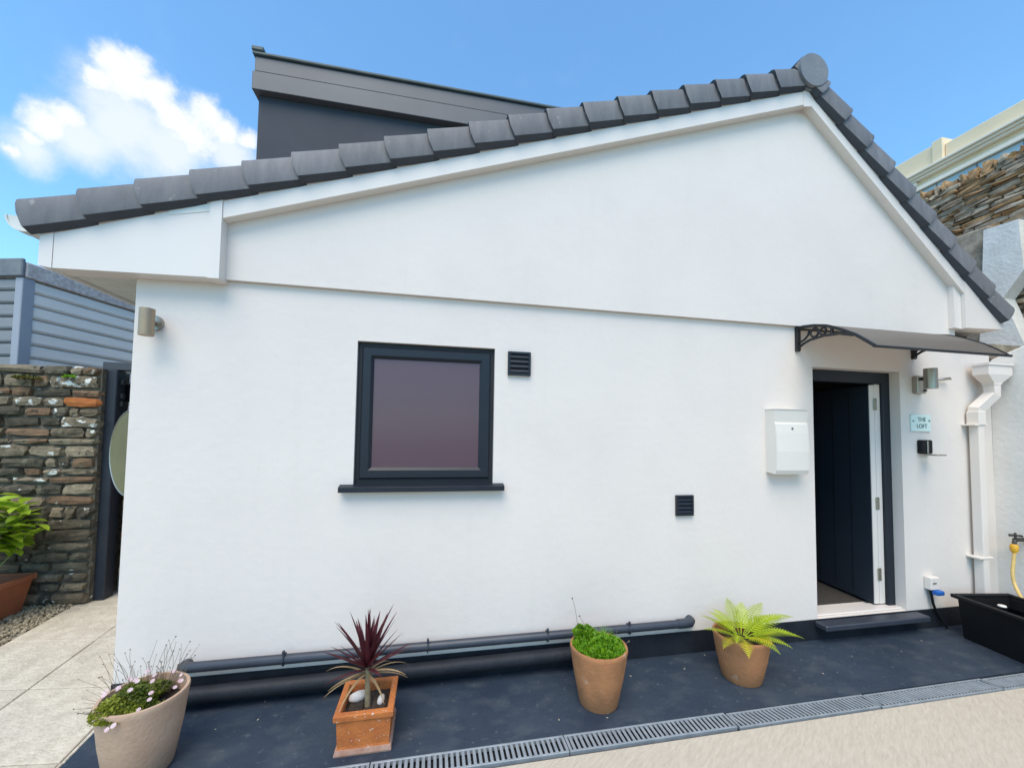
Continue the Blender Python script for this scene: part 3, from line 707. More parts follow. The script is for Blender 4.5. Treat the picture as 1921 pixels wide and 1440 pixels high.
def pebble(c, s, rz, label):
    bm = new(); bmesh.ops.create_icosphere(bm, subdivisions=2, radius=1)
    for v in bm.verts:
        v.co *= 1 + .16*noise.noise(v.co*1.7 + Vector((c[0]*9, c[1]*9, 0)))
        v.co = Vector((v.co.x*s[0], v.co.y*s[1], v.co.z*s[2]))
    bmesh.ops.rotate(bm, verts=bm.verts, cent=(0,0,0), matrix=Matrix.Rotation(rz,3,'Z')); bmesh.ops.translate(bm, verts=bm.verts, vec=c)
    single('white_stone', bm, pebble_w, (c[0],c[1],c[2]-s[2]), label, 'stone', 'white stones in the square planter', smooth=True)
pebble((1.425,-.385,.178), (.052,.034,.026), .5, 'largest white stone, behind the cordyline stem in the square planter')
pebble((1.553,-.425,.172), (.020,.038,.022), -.15, 'upright oval white stone beside the cordyline stem')
pebble((1.455,-.522,.164), (.030,.016,.016), .1, 'flat pinkish stone at the front edge of the square planter soil')
pebble((1.515,-.525,.164), (.026,.014,.014), -.2, 'small white stone next to the flat stone in the square planter')

# cordyline: one object per leaf
t = thing('cordyline', (1.482,-.435,.16), 'red spiky cordyline with drooping dry leaves', 'plant')
shade_auto(obj('stem', tube(new(), [(1.484,-.44,.15),(1.482,-.437,.24),(1.478,-.432,.33),(1.477,-.43,.39)], [.016,.014,.013,.010], 10), cane, t))
hub = Vector((1.477,-.43,.365))
def blade(az, el, ln, wd, droop, m_, z0=0, name='leaf'):
    bm = new(); n = 8; d = Vector((math.cos(az), math.sin(az), 0)); sd_ = Vector((-math.sin(az), math.cos(az), 0))
    rows = []; p = hub + Vector((0,0,z0)); e = el
    for k in range(n+1):
        u = k/n; wv = wd*min(1, .5+2.2*u)*(1-u**2.2)+.0008
        dirv = d*math.cos(e) + Vector((0,0,1))*math.sin(e); nrm = -d*math.sin(e) + Vector((0,0,1))*math.cos(e)
        rows.append((bm.verts.new(p+sd_*wv+nrm*wv*.35), bm.verts.new(p.copy()), bm.verts.new(p-sd_*wv+nrm*wv*.35)))
        p = p + dirv*ln/n; e -= droop/n*(.4+1.2*u)
    for a, b in zip(rows, rows[1:]):
        bm.faces.new((a[0],a[1],b[1],b[0])); bm.faces.new((a[1],a[2],b[2],b[1]))
    return obj(name, bm, m_, t, smooth=True)
random.seed(21)
for k in range(34):
    u = k/33; az = k*2.39996 + random.uniform(-.25,.25); el = R(87 - 66*u**1.05 + random.uniform(-7,7))
    blade(az, el, random.uniform(.26,.35)*(1-.14*u), random.uniform(.013,.018), R(random.uniform(2,12)), lf_red, -.02*u)
for k in range(11):
    az = k*2.39996 + 1.1; blade(az, R(random.uniform(-8,22)), random.uniform(.20,.31), random.uniform(.007,.011), R(random.uniform(28,66)), lf_tan, -.035-.001*k, 'dry_leaf')

# tufts of tiny leaves
def tuft(name, parent, cx_, cy_, z0, rad, hgt, n, m_, ls, seed, fn=None):
    rd = random.Random(seed); bm = new()
    for _ in range(n):
        a = rd.uniform(0, 2*math.pi); r = rad*math.sqrt(rd.random()); x, y = r*math.cos(a), r*math.sin(a)
        if fn and not fn(x, y): continue
        lump = .6+.55*noise.noise(Vector((x*14+seed, y*14, 0)))
        z = z0 + hgt*lump*(1-(r/rad)**2*.75)*rd.uniform(.45,1)
        s = ls*rd.uniform(.6,1.3); az = rd.uniform(0,6.28); el = rd.uniform(.1,1.35)
        d = Vector((math.cos(az)*math.cos(el), math.sin(az)*math.cos(el), math.sin(el))); sv = d.cross(Vector((0,0,1))).normalized()*s*.42
        p = Vector((cx_+x, cy_+y, z))
        v = [bm.verts.new(p), bm.verts.new(p+d*s*.5+sv), bm.verts.new(p+d*s), bm.verts.new(p+d*s*.5-sv)]; bm.faces.new(v)
    return obj(name, bm, m_, parent)
def wire(bm, p, d, ln, r, seed, n=5, bend=.5):
    rd = random.Random(seed); pts = [Vector(p)]; d = Vector(d).normalized()
    for k in range(n):
        d = (d + Vector((rd.uniform(-bend,bend), rd.uniform(-bend,bend), rd.uniform(-bend*.3,bend*.3)))*.35).normalized(); pts.append(pts[-1]+d*ln/n)
    tube(bm, pts, [r]*(n)+[r*.6], 4); return pts[-1]
# pot 1: daisies over a low mound
t = thing('daisy_plant', (P1[0],P1[1],.3), 'low olive tuft with pink daisies and wispy stems', 'plant')
shift = (-.028, -.012)
f1 = lambda x, y: not (x > .095 and y > -.04) and not (x > .055 and y < -.085)
tuft('foliage', t, P1[0]+shift[0], P1[1]+shift[1], .315, .152, .105, 7500, lf_sedum, .015, 3, f1)
tuft('foliage', t, P1[0]-.045, P1[1]-.085, .325, .100, .095, 2600, leaf_mat('lime_tuft', (.36,.38,.05), (.25,.29,.035), 14), .015, 4)
rd = random.Random(5); bm = new(); tips = []
for k in range(75):
    a = rd.uniform(.3, 3.0) if k < 55 else rd.uniform(2.7, 4.6); r = rd.uniform(.05,.14)
    p = (P1[0]+r*math.cos(a)-.02, P1[1]+r*math.sin(a), .33)
    q = wire(bm, p, (math.cos(a)*.45, math.sin(a)*.3, 1) if k < 55 else (math.cos(a)*1.1, math.sin(a)*.8, .35), rd.uniform(.08,.24) if k < 55 else rd.uniform(.06,.14), .0009, k, bend=.7)
    tips.append(q)
obj('stems', bm, twig, t)
bm = new()
for q in tips[:62]:
    s = rd.uniform(.002,.0042); bmesh.ops.create_icosphere(bm, subdivisions=1, radius=s, matrix=Matrix.Translation(q))
obj('seed_heads', bm, twig, t)
def daisy(p, nrm, s, parent):
    bm = new(); q = Vector(nrm).to_track_quat('Z','Y').to_matrix(); p = Vector(p); n = 11
    c = bm.verts.new(p + q@Vector((0,0,.001)))
    for k in range(n):
        a0 = 2*math.pi*(k-.42)/n; a1 = 2*math.pi*(k+.42)/n
        v = [c, bm.verts.new(p+q@Vector((math.cos(a0)*s*.9, math.sin(a0)*s*.9, .002))), bm.verts.new(p+q@Vector((math.cos((a0+a1)/2)*s, math.sin((a0+a1)/2)*s, .0015))), bm.verts.new(p+q@Vector((math.cos(a1)*s*.9, math.sin(a1)*s*.9, .002)))]
        bm.faces.new(v)
    obj('flower', bm, pink, parent)
fl = [(-.155,-.02,.375),(-.125,.02,.38),(-.085,.07,.385),(-.05,.03,.40),(-.02,.10,.385),(.02,.02,.40),(.05,.13,.38),(.105,.10,.375),(.125,.055,.37),(.06,-.055,.385),(.075,-.09,.375),(.06,-.135,.36),(-.03,-.05,.405),
      (-.09,-.16,.345),(.0,-.19,.335),(-.02,-.197,.325),(.13,.0,.37),(-.19,.04,.36),(-.06,.12,.40),(-.12,.09,.385)]
for x,y,z in fl:
    daisy((P1[0]+x, P1[1]+y, z), (rd.uniform(-.3,.3)+x, rd.uniform(-.5,0)+y-.4, 1), rd.uniform(.009,.014), t)
# pot 3: bright green tuft
t = thing('moss_plant', (P3[0],P3[1],.28), 'bright green mossy tuft with thin dry flower stalks', 'plant')
tuft('foliage', t, P3[0], P3[1], .325, .158, .085, 9500, lf_green, .018, 9)
tuft('foliage', t, P3[0]-.06, P3[1]+.08, .36, .075, .10, 1100, lf_green, .018, 12)
bm = new(); rd = random.Random(77)
for _ in range(110):
    a = rd.uniform(0,6.28); r_ = .15*math.sqrt(rd.random()); p = Vector((P3[0]+r_*math.cos(a), P3[1]+r_*math.sin(a), .345+.03*(1-(r_/.15)**2))); ht = rd.uniform(.02,.05)+(.02 if math.sin(a) > .2 else 0)
    lean = Vector((rd.uniform(-.4,.4), rd.uniform(-.4,.4), 1)).normalized()
    for j in range(9):
        q = p + lean*ht*(j/8); az = j*2.4+a; s_ = rd.uniform(.008,.014)*(1-.04*j); d = Vector((math.cos(az)*.8, math.sin(az)*.8, .55)); sv = d.cross(Vector((0,0,1))).normalized()*s_*.28
        bm.faces.new([bm.verts.new(q), bm.verts.new(q+d*s_*.5+sv), bm.verts.new(q+d*s_), bm.verts.new(q+d*s_*.5-sv)])
obj('sprigs', bm, lf_green, t)
bm = new(); heads = []
for p, d, l in (((P3[0]-.10,P3[1]+.08,.34),(-.10,.02,1),.27),((P3[0]-.02,P3[1]+.07,.36),(-.45,.02,.9),.16),((P3[0]+.12,P3[1]+.05,.33),(.5,.0,1),.11),((P3[0]+.13,P3[1]-.02,.33),(.9,-.1,.5),.07)):
    heads.append(wire(bm, p, d, l, .0012, int(l*100), bend=.25))
obj('stems', bm, twig, t)
bm = new()
for q in heads: bmesh.ops.create_icosphere(bm, subdivisions=1, radius=.006, matrix=Matrix.Translation(q))
obj('seed_heads', bm, twig, t)
# pot 4: fern
t = thing('fern', (P4[0],P4[1],.26), 'lime green fern with arching feathery fronds', 'plant')
def frond(az, el, ln, wd, droop, m_=lf_fern):
    bm = new(); n = 19; d = Vector((math.cos(az), math.sin(az), 0)); sv = Vector((-math.sin(az), math.cos(az), 0)); p = Vector((P4[0],P4[1],.275))+d*.03; e = el
    spine = []
    for k in range(n+1):
        u = k/n; dirv = d*math.cos(e)+Vector((0,0,math.sin(e))); nrm = -d*math.sin(e)+Vector((0,0,math.cos(e)))
        spine.append(p.copy())
        if u > .12:
            L_ = 1.15*wd*math.sin(math.pi*min(1,(u*.92+.08))**.8)*.95+.004
            for s_ in (-1,1):
                t_ = (sv*s_*.92 + dirv*.42 - nrm*.10).normalized(); a = p; w_ = ln/n*.31
                tip = a+t_*L_; b_ = dirv*w_
                v = [bm.verts.new(a-b_*.8), bm.verts.new(a+t_*L_*.5-b_*.9-nrm*.001), bm.verts.new(tip), bm.verts.new(a+t_*L_*.5+b_*.9), bm.verts.new(a+b_*.8)]
                bm.faces.new(v)
        p = p+dirv*ln/n; e -= droop/n*(.3+1.4*u)
    tube(bm, spine, [.0028*(1-k/n)+.0006 for k in range(n+1)], 5)
    obj('frond', bm, m_, t)
lf_fy = leaf_mat('fern_yellow', (.62,.56,.02), (.52,.50,.025), 25, .4)
random.seed(4)
for az, el, ln, wd, dr, mm in ((R(70),R(50),.28,.062,R(40),lf_fern),(R(25),R(42),.36,.064,R(50),lf_fern),(R(-2),R(34),.42,.068,R(55),lf_fern),(R(-20),R(22),.38,.062,R(55),lf_fern),
        (R(-48),R(24),.27,.054,R(60),lf_fern),(R(150),R(40),.25,.054,R(45),lf_fern),(R(180),R(28),.27,.054,R(36),lf_fern),(R(207),R(22),.25,.054,R(62),lf_fy),(R(238),R(22),.25,.054,R(70),lf_fy),(R(285),R(26),.24,.052,R(70),lf_fern),(R(115),R(40),.22,.048,R(45),lf_fern),(R(48),R(48),.30,.056,R(60),lf_fern),(R(12),R(44),.26,.054,R(62),lf_fern),(R(-70),R(30),.2,.05,R(60),lf_fy),(R(-10),R(48),.36,.06,R(70),lf_fern),(R(15),R(26),.38,.066,R(45),lf_fern),(R(-33),R(38),.32,.06,R(75),lf_fern),(R(165),R(55),.2,.05,R(70),lf_fern),(R(95),R(38),.24,.055,R(50),lf_fern),(R(222),R(40),.2,.05,R(80),lf_fern)):
    frond(az, el, ln, wd, dr, mm)

# big red terracotta trough with a leafy shrub, on gravel
t = thing('terracotta_trough', (-1.98,1.35,0), 'rectangular red terracotta trough against the stone wall', 'planter')
def taper_box(x0,x1,y0,y1,z0,z1,fl,th=.02):
    bm = new()
    lv_ = [(0,z0),(fl,z1),(fl-th,z1),(fl-th-.01,z1-.08)]
    rs = [[bm.verts.new(p) for p in ((x0-o,y0-o,z),(x1+o,y0-o,z),(x1+o,y1+o,z),(x0-o,y1+o,z))] for o, z in lv_]
    for a, b in zip(rs, rs[1:]):
        for k in range(4): bm.faces.new((a[k], a[(k+1)%4], b[(k+1)%4], b[k]))
    bm.faces.new(rs[0][::-1]); return bm
obj('body', taper_box(-2.16,-1.775,.95,1.60,.0,.31,.045), terra_red, t)
bm = new()
for q in ((-2.222,-1.713,.888,.915),(-2.222,-1.713,1.635,1.662)): box(bm, q[0],q[1],q[2],q[3],.285,.335,bev=.006)
for q in ((-2.222,-2.195),(-1.740,-1.713)): box(bm, q[0],q[1],.916,1.634,.285,.335,bev=.006)
obj('rim', bm, terra_red, t)
obj('soil', B(-2.19,-1.745,.92,1.63,.22,.255), soil, t)
t = thing('leafy_shrub', (-1.95,1.35,.25), 'lime green broad leaved shrub growing in the red trough', 'plant')
def broad_leaf(ln, wd):
    bm = new(); n = 5; rows = []
    for k in range(n+1):
        u = k/n; wv = wd*math.sin(math.pi*(u*.93+.035))**.8; z = -.25*ln*u*u
        rows.append((bm.verts.new((ln*u, wv, z+wv*.35)), bm.verts.new((ln*u,0,z)), bm.verts.new((ln*u,-wv,z+wv*.35))))
    for a, b in zip(rows, rows[1:]): bm.faces.new((a[0],a[1],b[1],b[0])); bm.faces.new((a[1],a[2],b[2],b[1]))
    me = bpy.data.meshes.new('leaf'); bm.to_mesh(me); bm.free(); me.materials.append(lf_bright)
    for p in me.polygons: p.use_smooth = True
    return me
bl = [broad_leaf(.15,.040), broad_leaf(.13,.038), broad_leaf(.17,.044)]
random.seed(11)
def put_leaf(p, az, el, roll):
    o = bpy.data.objects.new('leaf', random.choice(bl)); col.objects.link(o); o.parent = t
    o.location = Vector(p)-t.location; o.rotation_mode = 'XYZ'; o.rotation_euler = (roll, -el, az); s = random.uniform(.75,1.15); o.scale = (s,s,s)
bms = new()
for k in range(30):
    a = random.uniform(0,6.28); r = random.uniform(.05,.33); top = Vector((-1.90+r*math.cos(a)*1.05, 1.36+r*math.sin(a)*.8, random.uniform(.74,1.18)-r*.35))
    base = Vector((-1.95+random.uniform(-.08,.08), 1.36+random.uniform(-.1,.1), .25)); mid = (base+top)/2+Vector((random.uniform(-.05,.05),random.uniform(-.05,.05),.05))
    tube(bms, [base, mid, top], [.006,.005,.003], 6)
    for j in range(8):
        az = a*.3 + j*2.4 + random.uniform(-.5,.5); put_leaf(top+Vector((0,0,-.014*j)), az, R(random.uniform(-15,45)) , random.uniform(-.4,.4))
obj('stems', bms, mat('green_stem', (.16,.20,.05), rough=.6), t)
# gravel strip
rd = random.Random(2); bm = new()
for _ in range(2600):
    y = rd.uniform(.45,1.74); x = rd.uniform(-2.4, -1.33-.125*(y-.6)+rd.uniform(-.02,.02)); s = rd.uniform(.008,.019)
    mtx = Matrix.Translation((x,y,-.008+s*.3+rd.uniform(0,.012)))@Euler((rd.uniform(0,6),rd.uniform(0,6),rd.uniform(0,6))).to_matrix().to_4x4()@Matrix.Diagonal((s*1.3,s,s*.6,1))
    bmesh.ops.create_icosphere(bm, subdivisions=1, radius=1, matrix=mtx)
tag(obj('gravel', bm, gravel_m), 'pale brown gravel strip along the stone wall', None, None, 'stuff')
tag(obj('gravel_bed', prism_xy(new(), [(-3.2,.3),(-1.30,.3),(-1.47,1.9),(-3.2,1.9)], -.049, -.018), earth), kind='structure')

# ------------------------------------------------------------------ left stone wall
def stone_mesh(sx, sy, sz, rd, bev=.012, jit=.006):
    bm = new(); box(bm, -sx/2,sx/2,-sy/2,sy/2,-sz/2,sz/2)
    bmesh.ops.subdivide_edges(bm, edges=list(bm.edges), cuts=1, use_grid_fill=True)
    tx, tz = rd.uniform(-.12,.12), rd.uniform(-.15,.15)
    for v in bm.verts:
        c = v.co; u = Vector((abs(c.x)*2/sx, abs(c.y)*2/sy, abs(c.z)*2/sz)); k = (u.x > .9)+(u.y > .9)+(u.z > .9)
        q = bev*(0, 0, .55, 1.0)[k]
        c.x -= math.copysign(q*1.2, c.x) if u.x > .9 else 0; c.y -= math.copysign(q, c.y) if u.y > .9 else 0; c.z -= math.copysign(min(q, sz*.2), c.z) if u.z > .9 else 0
        c.z *= 1 + tz*(c.x/sx); c.x += tx*c.z
        c += Vector((rd.uniform(-1,1)*jit*1.6, rd.uniform(-1,1)*jit, rd.uniform(-1,1)*min(jit, sz*.09)))
    me = bpy.data.meshes.new('stone'); bm.to_mesh(me); bm.free(); return me
sw = thing('stone_wall', (-2.2,1.9,0), 'old mixed stone garden wall with lichen beside the gate', 'wall')
obj('core', B(-3.4,-1.372,1.750,2.10,-.04,2.235), mortar, sw)
rd = random.Random(17)
z = .0; done_o = False
while z < 2.23:
    h = rd.choice([rd.uniform(.065,.09), rd.uniform(.09,.13), rd.uniform(.09,.12)]); h = min(h, 2.255-z)
    if h < .045: break
    x = -1.362 - rd.uniform(0,.02)
    while x > -3.0:
        ln = rd.uniform(.14,.40) if rd.random() < .75 else rd.uniform(.08,.14)
        if 1.88 < z < 2.02 and x > -1.40: ln = .235
        hh = h*rd.uniform(.82,1.08) - .008
        dp = .10 + rd.uniform(-.006,.018)
        me = stone_mesh(ln-.006, dp, hh+.003, rd, bev=.013, jit=.007)
        orange = 1.84 < z+h/2 and x > -1.40 and not done_o; done_o = done_o or orange
        me.materials.append(stone_o if orange else rd.choice([stone_g,stone_g,stone_b,stone_b,stone_d,stone_l] if z > .8 else [stone_g,stone_d,stone_d]))
        o = bpy.data.objects.new('stone', me); col.objects.link(o); o.parent = sw
        o.location = Vector((x-ln/2, 1.785-.022+rd.uniform(-.008,.008), z+h/2)) - sw.location; o.rotation_euler = (0, R(rd.uniform(-2.2,2.2)), R(rd.uniform(-1.5,1.5)))
        x -= ln
    z += h
# moss cushions on the top
def moss(c, r, seed, n=260, m_=None):
    tuft('moss', sw, c[0], c[1], c[2], r, r*.5, n, m_ or moss_m, .022, seed)
moss((-1.92,1.70,2.10), .10, 1, 420); moss((-1.60,1.705,2.13), .05, 2, 160, lf_green)

# gate: post, head beam, leaf standing ajar, round olive panel
t = thing('gate_post', (-1.33,1.85,0), 'dark navy square gate post with head rail', 'gate post')
obj('post', B(-1.405,-1.285,1.80,1.92,-.01,2.235,bev=.006), post_m, t)
obj('head_rail', B(-1.42,-.05,1.81,1.91,2.2355,2.315,bev=.005), mat('grey_rail', (.055,.055,.062), rough=.5), t)
for z in (2.12, 1.98, 1.90, 1.75):
    obj('hinge_lug', B(-1.2845,-1.255,1.84,1.88,z-.025,z+.025,bev=.004), black_br, t)
t = thing('gate_leaf', (-1.2,2.0,0), 'brown gate leaf standing ajar behind the house corner', 'gate')
gl = obj('leaf', B(-1.245,-1.175,1.93,2.75,.06,2.19,bev=.004), gate_m, t)
obj('latch_box', B(-1.335,-1.2455,1.96,2.04,1.93,2.12,bev=.006), black_br, t)
t = thing('round_mirror', (0,1.0,1.45), 'round olive tinted mirror on the side of the house near the gate', 'mirror')
mc = Vector((-.622,1.0,1.455)); mn = Vector((-.60,-.80,0)).normalized(); mt_ = Vector((.8,-.6,0))
shade_auto(obj('disc', tube(new(), [mc-mn*.02, mc+mn*.004], .35, 56), disc_m, t))
obj('rim', tube(new(), [mc+mt_*.352*math.cos(2*math.pi*k/48)+Vector((0,0,.352*math.sin(2*math.pi*k/48))) for k in range(49)], .008, 8, cap=False), steel, t)
obj('arm', tube(new(), [mc-mn*.015, mc-mn*.08, (.01,1.10,1.455)], .015, 8), black_br, t)
bb = single('timber_block', B(-1.29,-1.235,2.02,2.10,-.01,.155,bev=.006), mat('pale_timber', (.40,.34,.24), (.32,.27,.18), scale=12), (-1.26,2.06,-.01), 'pale timber block standing at the foot of the gate post', 'block')
# rough stones seen through the gate gap
t = thing('low_stone_wall', (-1.7,3.2,0), 'low dark rubble wall seen through the gate gap', 'wall')
obj('core', B(-2.3,-1.0,3.05,3.35,-.04,1.05), mortar, t)
rd = random.Random(33); z = 0
while z < 1.05:
    h = rd.uniform(.09,.15); x = -1.0
    while x > -2.3:
        ln = rd.uniform(.15,.35); me = stone_mesh(ln-.015,.1,h-.012,rd,.016,.009); me.materials.append(rd.choice([stone_g,stone_d,stone_b]))
        o = bpy.data.objects.new('stone', me); col.objects.link(o); o.parent = t; o.location = Vector((x-ln/2,3.03,z+h/2))-t.location; x -= ln
    z += h

# ------------------------------------------------------------------ grey shed behind the stone wall
sh = thing('shed', (-2.78,2.6,0), 'grey ribbed garden shed with mossy roof edge', 'shed')
sang = R(-15)
def shed_obj(name, bm, m_, par):
    bmesh.ops.rotate(bm, verts=bm.verts, cent=(-2.78,2.6,0), matrix=Matrix.Rotation(sang,3,'Z')); return obj(name, bm, m_, par)
sc_ = obj('carcass', (lambda b_: (bmesh.ops.rotate(b_, verts=b_.verts, cent=(-2.78,2.6,0), matrix=Matrix.Rotation(sang,3,'Z')), b_)[1])(B(-5.2,-2.80,2.62,7.0,0,3.34)), shed_d, sh)
zz = .35; k = 0
while zz < 3.33:
    h = min(.150, 3.345-zz)
    # side boards: bevelled lower edge that shadows the one below
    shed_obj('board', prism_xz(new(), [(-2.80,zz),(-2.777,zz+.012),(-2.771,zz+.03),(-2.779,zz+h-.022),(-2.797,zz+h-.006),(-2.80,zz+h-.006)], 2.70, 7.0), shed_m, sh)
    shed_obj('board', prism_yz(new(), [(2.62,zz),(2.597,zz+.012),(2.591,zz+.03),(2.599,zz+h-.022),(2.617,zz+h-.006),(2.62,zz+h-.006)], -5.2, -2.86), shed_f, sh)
    zz += h
shed_obj('corner_post', B(-2.858,-2.765,2.585,2.698,.3,3.345,bev=.006), shed_d, sh)
rf = shed_obj('roof', B(-5.3,-2.750,2.60,7.1,3.347,3.525,bev=.01), shed_roof, sh)
shed_obj('front_cap', B(-5.3,-2.755,2.56,2.598,3.35,3.555,bev=.01), shed_cap, rf)

# ------------------------------------------------------------------ right boundary: white wall, black trough, tap
t = thing('boundary_wall', (7.1,-2,0), 'white painted boundary wall meeting the house at the corner', 'wall')
bm = new()
ys = [-6+.25*i for i in range(25)]+[.0]
a0 = [bm.verts.new((7.0+.008*noise.noise(Vector((0,y*3,1))), y, -.04)) for y in ys]
a1 = [bm.verts.new((7.0+.010*noise.noise(Vector((0,y*3,5))), y, 1.2)) for y in ys]
def wt(y): return 2.52 + .05*noise.noise(Vector((3,y*2.2,0))) - (.0 if y < -.12 else (.12+y)*.7)
a2 = [bm.verts.new((7.004, y, wt(y)-.02)) for y in ys]; a3 = [bm.verts.new((7.03, y, wt(y))) for y in ys]; a4 = [bm.verts.new((7.249, y, wt(y)+.01)) for y in ys]; a5 = [bm.verts.new((7.249, y, -.04)) for y in ys]
for A_, B_ in ((a0,a1),(a1,a2),(a2,a3),(a3,a4),(a4,a5)):
    for i in range(len(ys)-1): bm.faces.new((A_[i], A_[i+1], B_[i+1], B_[i]))
bm.faces.new([x[-1] for x in (a0,a1,a2,a3,a4,a5)])
bmesh.ops.recalc_face_normals(bm, faces=bm.faces)
obj('render', bm, white_rough, t)
single('eaves_gap_shade', B(6.56,6.94,.12,3.0,2.602,2.685), black_br, (6.75,1.5,2.6), 'black box painting the shade of the gap under the right eaves', 'gutter')  # black filler added for the dark recess under the eaves
single('flat_roof_edge', B(7.002,7.95,.03,3.0,2.452,2.60), cement, (7.2,1.5,2.45), 'grey cement gutter ledge behind the door canopy', 'ledge')
t = thing('black_trough', (6.35,-.6,0), 'large black plastic trough by the white boundary wall', 'trough')
def trough_part(name, bm):
    bmesh.ops.rotate(bm, verts=bm.verts, cent=(6.2,-.19,0), matrix=Matrix.Rotation(R(-9),3,'Z')); return obj(name, bm, black_pl, t)
trough_part('body', taper_box(6.225,6.64,-1.15,-.19,.002,.325,.02,.012))
bm = new(); box(bm, 6.17,6.205,-1.20,-.14,.322,.352,bev=.006); box(bm, 6.66,6.695,-1.20,-.14,.322,.352,bev=.006); box(bm,6.2055,6.6595,-.175,-.14,.322,.352,bev=.006); box(bm,6.2055,6.6595,-1.20,-1.165,.322,.352,bev=.006)
trough_part('rim', bm)
single('white_disc', lathe(new(), [(.024,0),(.026,.004),(.022,.012),(.001,.013)], (6.245,-.42,.352), 18), upvc, (6.245,-.42,.35), 'small white disc resting on the black trough', 'disc', smooth=True)
t = thing('garden_tap', (7.0,-.17,.75), 'dark outdoor tap with yellow hose connector', 'tap')
obj('body', tube(new(), [(7.005,-.20,.79),(6.93,-.19,.79),(6.87,-.185,.788)], [.022,.018,.018], 10), brass, t)
obj('spout', tube(new(), [(6.875,-.185,.79),(6.865,-.185,.765),(6.862,-.185,.735)], .015, 10), brass, t)
bm = new(); tube(bm, [(6.88,-.185,.80),(6.88,-.185,.85)], .009, 8); tube(bm, [(6.88,-.145,.825),(6.88,-.23,.83)], .008, 8); tube(bm, [(6.83,-.175,.825),(6.93,-.195,.825)], .008, 8)
obj('handle', bm, brass, t)
shade_auto(obj('connector', tube(new(), [(6.862,-.185,.752),(6.861,-.185,.735),(6.860,-.185,.70),(6.858,-.186,.675)], [.018,.027,.026,.014], 14), yellow_pl, t))
def spline(pts, n=8):
    out = []; P = [Vector(p) for p in pts]; P = [P[0]*2-P[1]]+P+[P[-1]*2-P[-2]]
    for i in range(1, len(P)-2):
        for k in range(n):
            u = k/n; out.append(.5*((2*P[i])+(P[i+1]-P[i-1])*u+(2*P[i-1]-5*P[i]+4*P[i+1]-P[i+2])*u*u+(3*P[i]-P[i-1]-3*P[i+1]+P[i+2])*u**3))
    return out+[P[-2]]
pts = spline([(6.858,-.186,.68),(6.835,-.19,.60),(6.80,-.20,.50),(6.78,-.22,.42),(6.72,-.29,.33),(6.62,-.40,.25),(6.50,-.55,.16),(6.42,-.75,.06),(6.45,-.95,.03)])
shade_auto(single('garden_hose', tube(new(), pts, .0125, 12), hose_m, (6.8,-.2,.05), 'yellow garden hose hanging from the tap into the black trough', 'hose'))
single('conduit', tube(new(), [(7.0,-.24,.83),(7.0,-.24,1.45)], .010, 8), upvc, (7.0,-.24,.83), 'thin white pipe rising above the garden tap', 'pipe')

# ------------------------------------------------------------------ high rubble wall, buttress and cream building on the right
t = thing('rubble_wall', (8.2,.5,2.45), 'high brown rubble retaining wall behind the roof', 'wall')
obj('core', B(8.018,8.4,-2.5,6,2.45,4.80), mat('earthy_mortar', (.24,.18,.12), (.10,.075,.05), scale=15, rough=1, bump=.9, bscale=40), t)
rd = random.Random(44); z = 2.46
rub = 0
while z < 4.76:
    h = rd.uniform(.026,.062); y = -.15 + rd.uniform(0,.1); y1 = 1.35 if z > 3.9 else .42
    while y < y1:
        ln = rd.uniform(.08,.32) if z > 3.9 else rd.uniform(.1,.26)
        me = stone_mesh(.13+rd.uniform(-.03,.05), ln-.004, h+.004, rd, .007, .012); me.materials.append(rd.choice([rub_g,rub_g,rub_b]))
        o = bpy.data.objects.new('stone', me); col.objects.link(o); o.parent = t; rub += 1
        o.location = Vector((8.05, y+ln/2, z+h/2))-t.location; o.rotation_euler = (R(rd.uniform(-4,2)),0,R(rd.uniform(-2,2)))
        y += ln
    z += h if z > 3.9 else h*1.7
y = -.2
while y < 1.4:
    wd = rd.uniform(.05,.11); hh = rd.uniform(.10,.17); me = stone_mesh(.16, wd-.006, hh, rd, .012, .012); me.materials.append(rd.choice([rub_g,rub_b,rub_b]))
    o = bpy.data.objects.new('coping_stone', me); col.objects.link(o); o.parent = t; o.location = Vector((8.07, y+wd/2, 4.76+hh/2-.01))-t.location; o.rotation_euler = (R(rd.uniform(-10,10)),0,0); y += wd
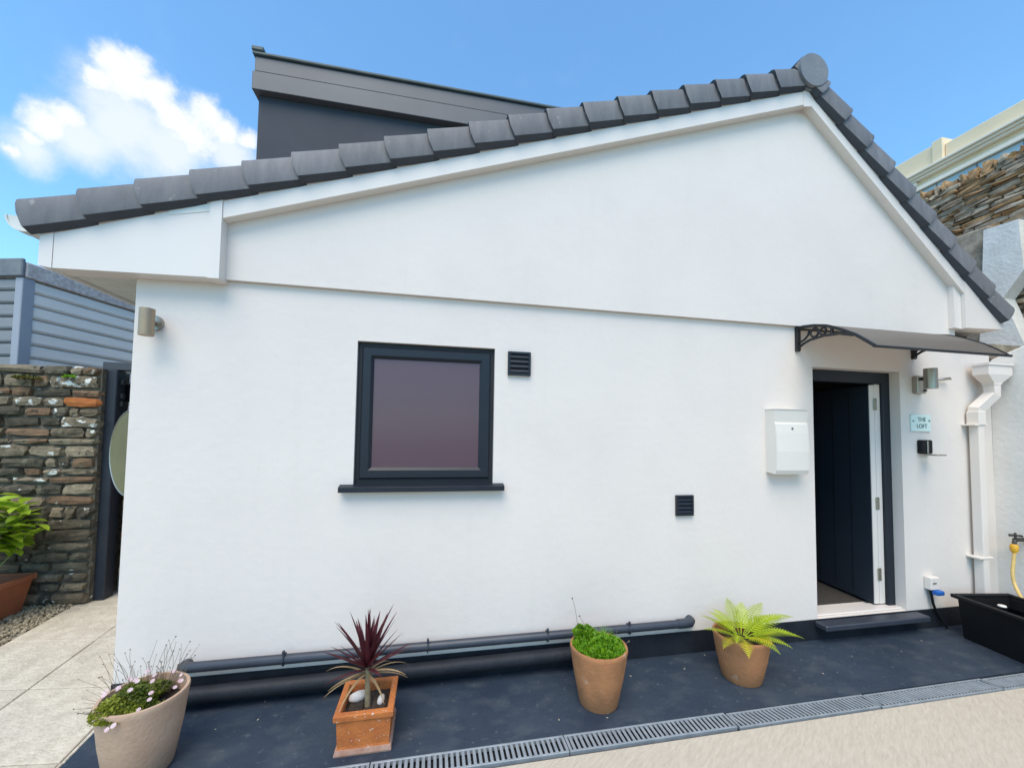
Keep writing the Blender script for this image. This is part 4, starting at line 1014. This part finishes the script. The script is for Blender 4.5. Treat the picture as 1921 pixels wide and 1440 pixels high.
def rough_block(x0,x1,y0,y1,z0,z1,seed,cuts=4,amp=.02):
    bm = B(x0,x1,y0,y1,z0,z1,bev=.02); bmesh.ops.subdivide_edges(bm, edges=bm.edges, cuts=cuts, use_grid_fill=True)
    for v in bm.verts: v.co += Vector((noise.noise(v.co*3+Vector((seed,0,0))), noise.noise(v.co*3+Vector((0,seed,0))), noise.noise(v.co*3+Vector((0,0,seed)))))*amp
    return bm
t2 = thing('cement_patch', (7.95,.7,2.5), 'grey cement render patch on the rubble wall', 'render patch')
obj('render', rough_block(7.90,7.99,.44,1.3,2.5,4.10,3), cement, t2)
t2 = thing('buttress', (7.9,.25,2.5), 'whitewashed cement buttress in front of the rubble wall', 'buttress')
bm = new(); prism_yz(bm, [(.10,2.45),(.52,2.45),(.46,3.4),(.43,4.02),(.16,4.0),(.14,3.45),(.30,3.2)], 7.80, 7.98); obj('pier', bm, cement_w, t2)
# cream building
t = thing('cream_building', (13,4,4.2), 'cream stucco building with moulded parapet above the rubble wall', 'building')
obj('wall', B(12.25,16,-1,9,4.2,7.10), cream, t)
par = obj('parapet', B(12.06,12.5,-1,3.235,7.45,7.80,bev=.01), cream, t)
obj('parapet', B(12.06,12.5,3.42,9,7.45,7.92,bev=.01), cream, t)
obj('pier', B(12.0,12.5,3.24,3.42,7.46,7.95,bev=.01), cream, t)
obj('pier', B(12.0,12.24,3.72,3.86,7.084,7.28), cream_w, t)
for z0, z1, x0 in ((7.40,7.45,11.90),(7.35,7.40,11.95),(7.30,7.35,12.00),(7.16,7.20,12.05)):
    obj('moulding', B(x0,12.6,-1,9,z0,z1-.002,bev=.008), cream_w, t)
obj('frieze', B(12.10,12.6,-1,9,7.20,7.298), cream, t)
obj('frieze', B(12.12,12.6,-1,3.9,7.085,7.158), cream, t)
obj('gutter_board', B(11.90,12.24,-1,6,7.01,7.083,bev=.01), cream_w, t)
for i in range(9):
    obj('glazing_panel', B(11.96,11.985,-1+i*.62,-1+(i+1)*.62-.02,6.3,7.0), glaze, t)
for i in range(10):
    obj('glazing_bar', B(11.95,11.99,-1+i*.62-.019,-1+i*.62-.001,6.3,7.0), mat('glazing_bar_grey', (.16,.18,.21), rough=.4), t)
obj('window', B(12.22,12.249,4.0,4.8,6.2,7.06), mat('brown_blind', (.30,.24,.19), rough=.7), t)
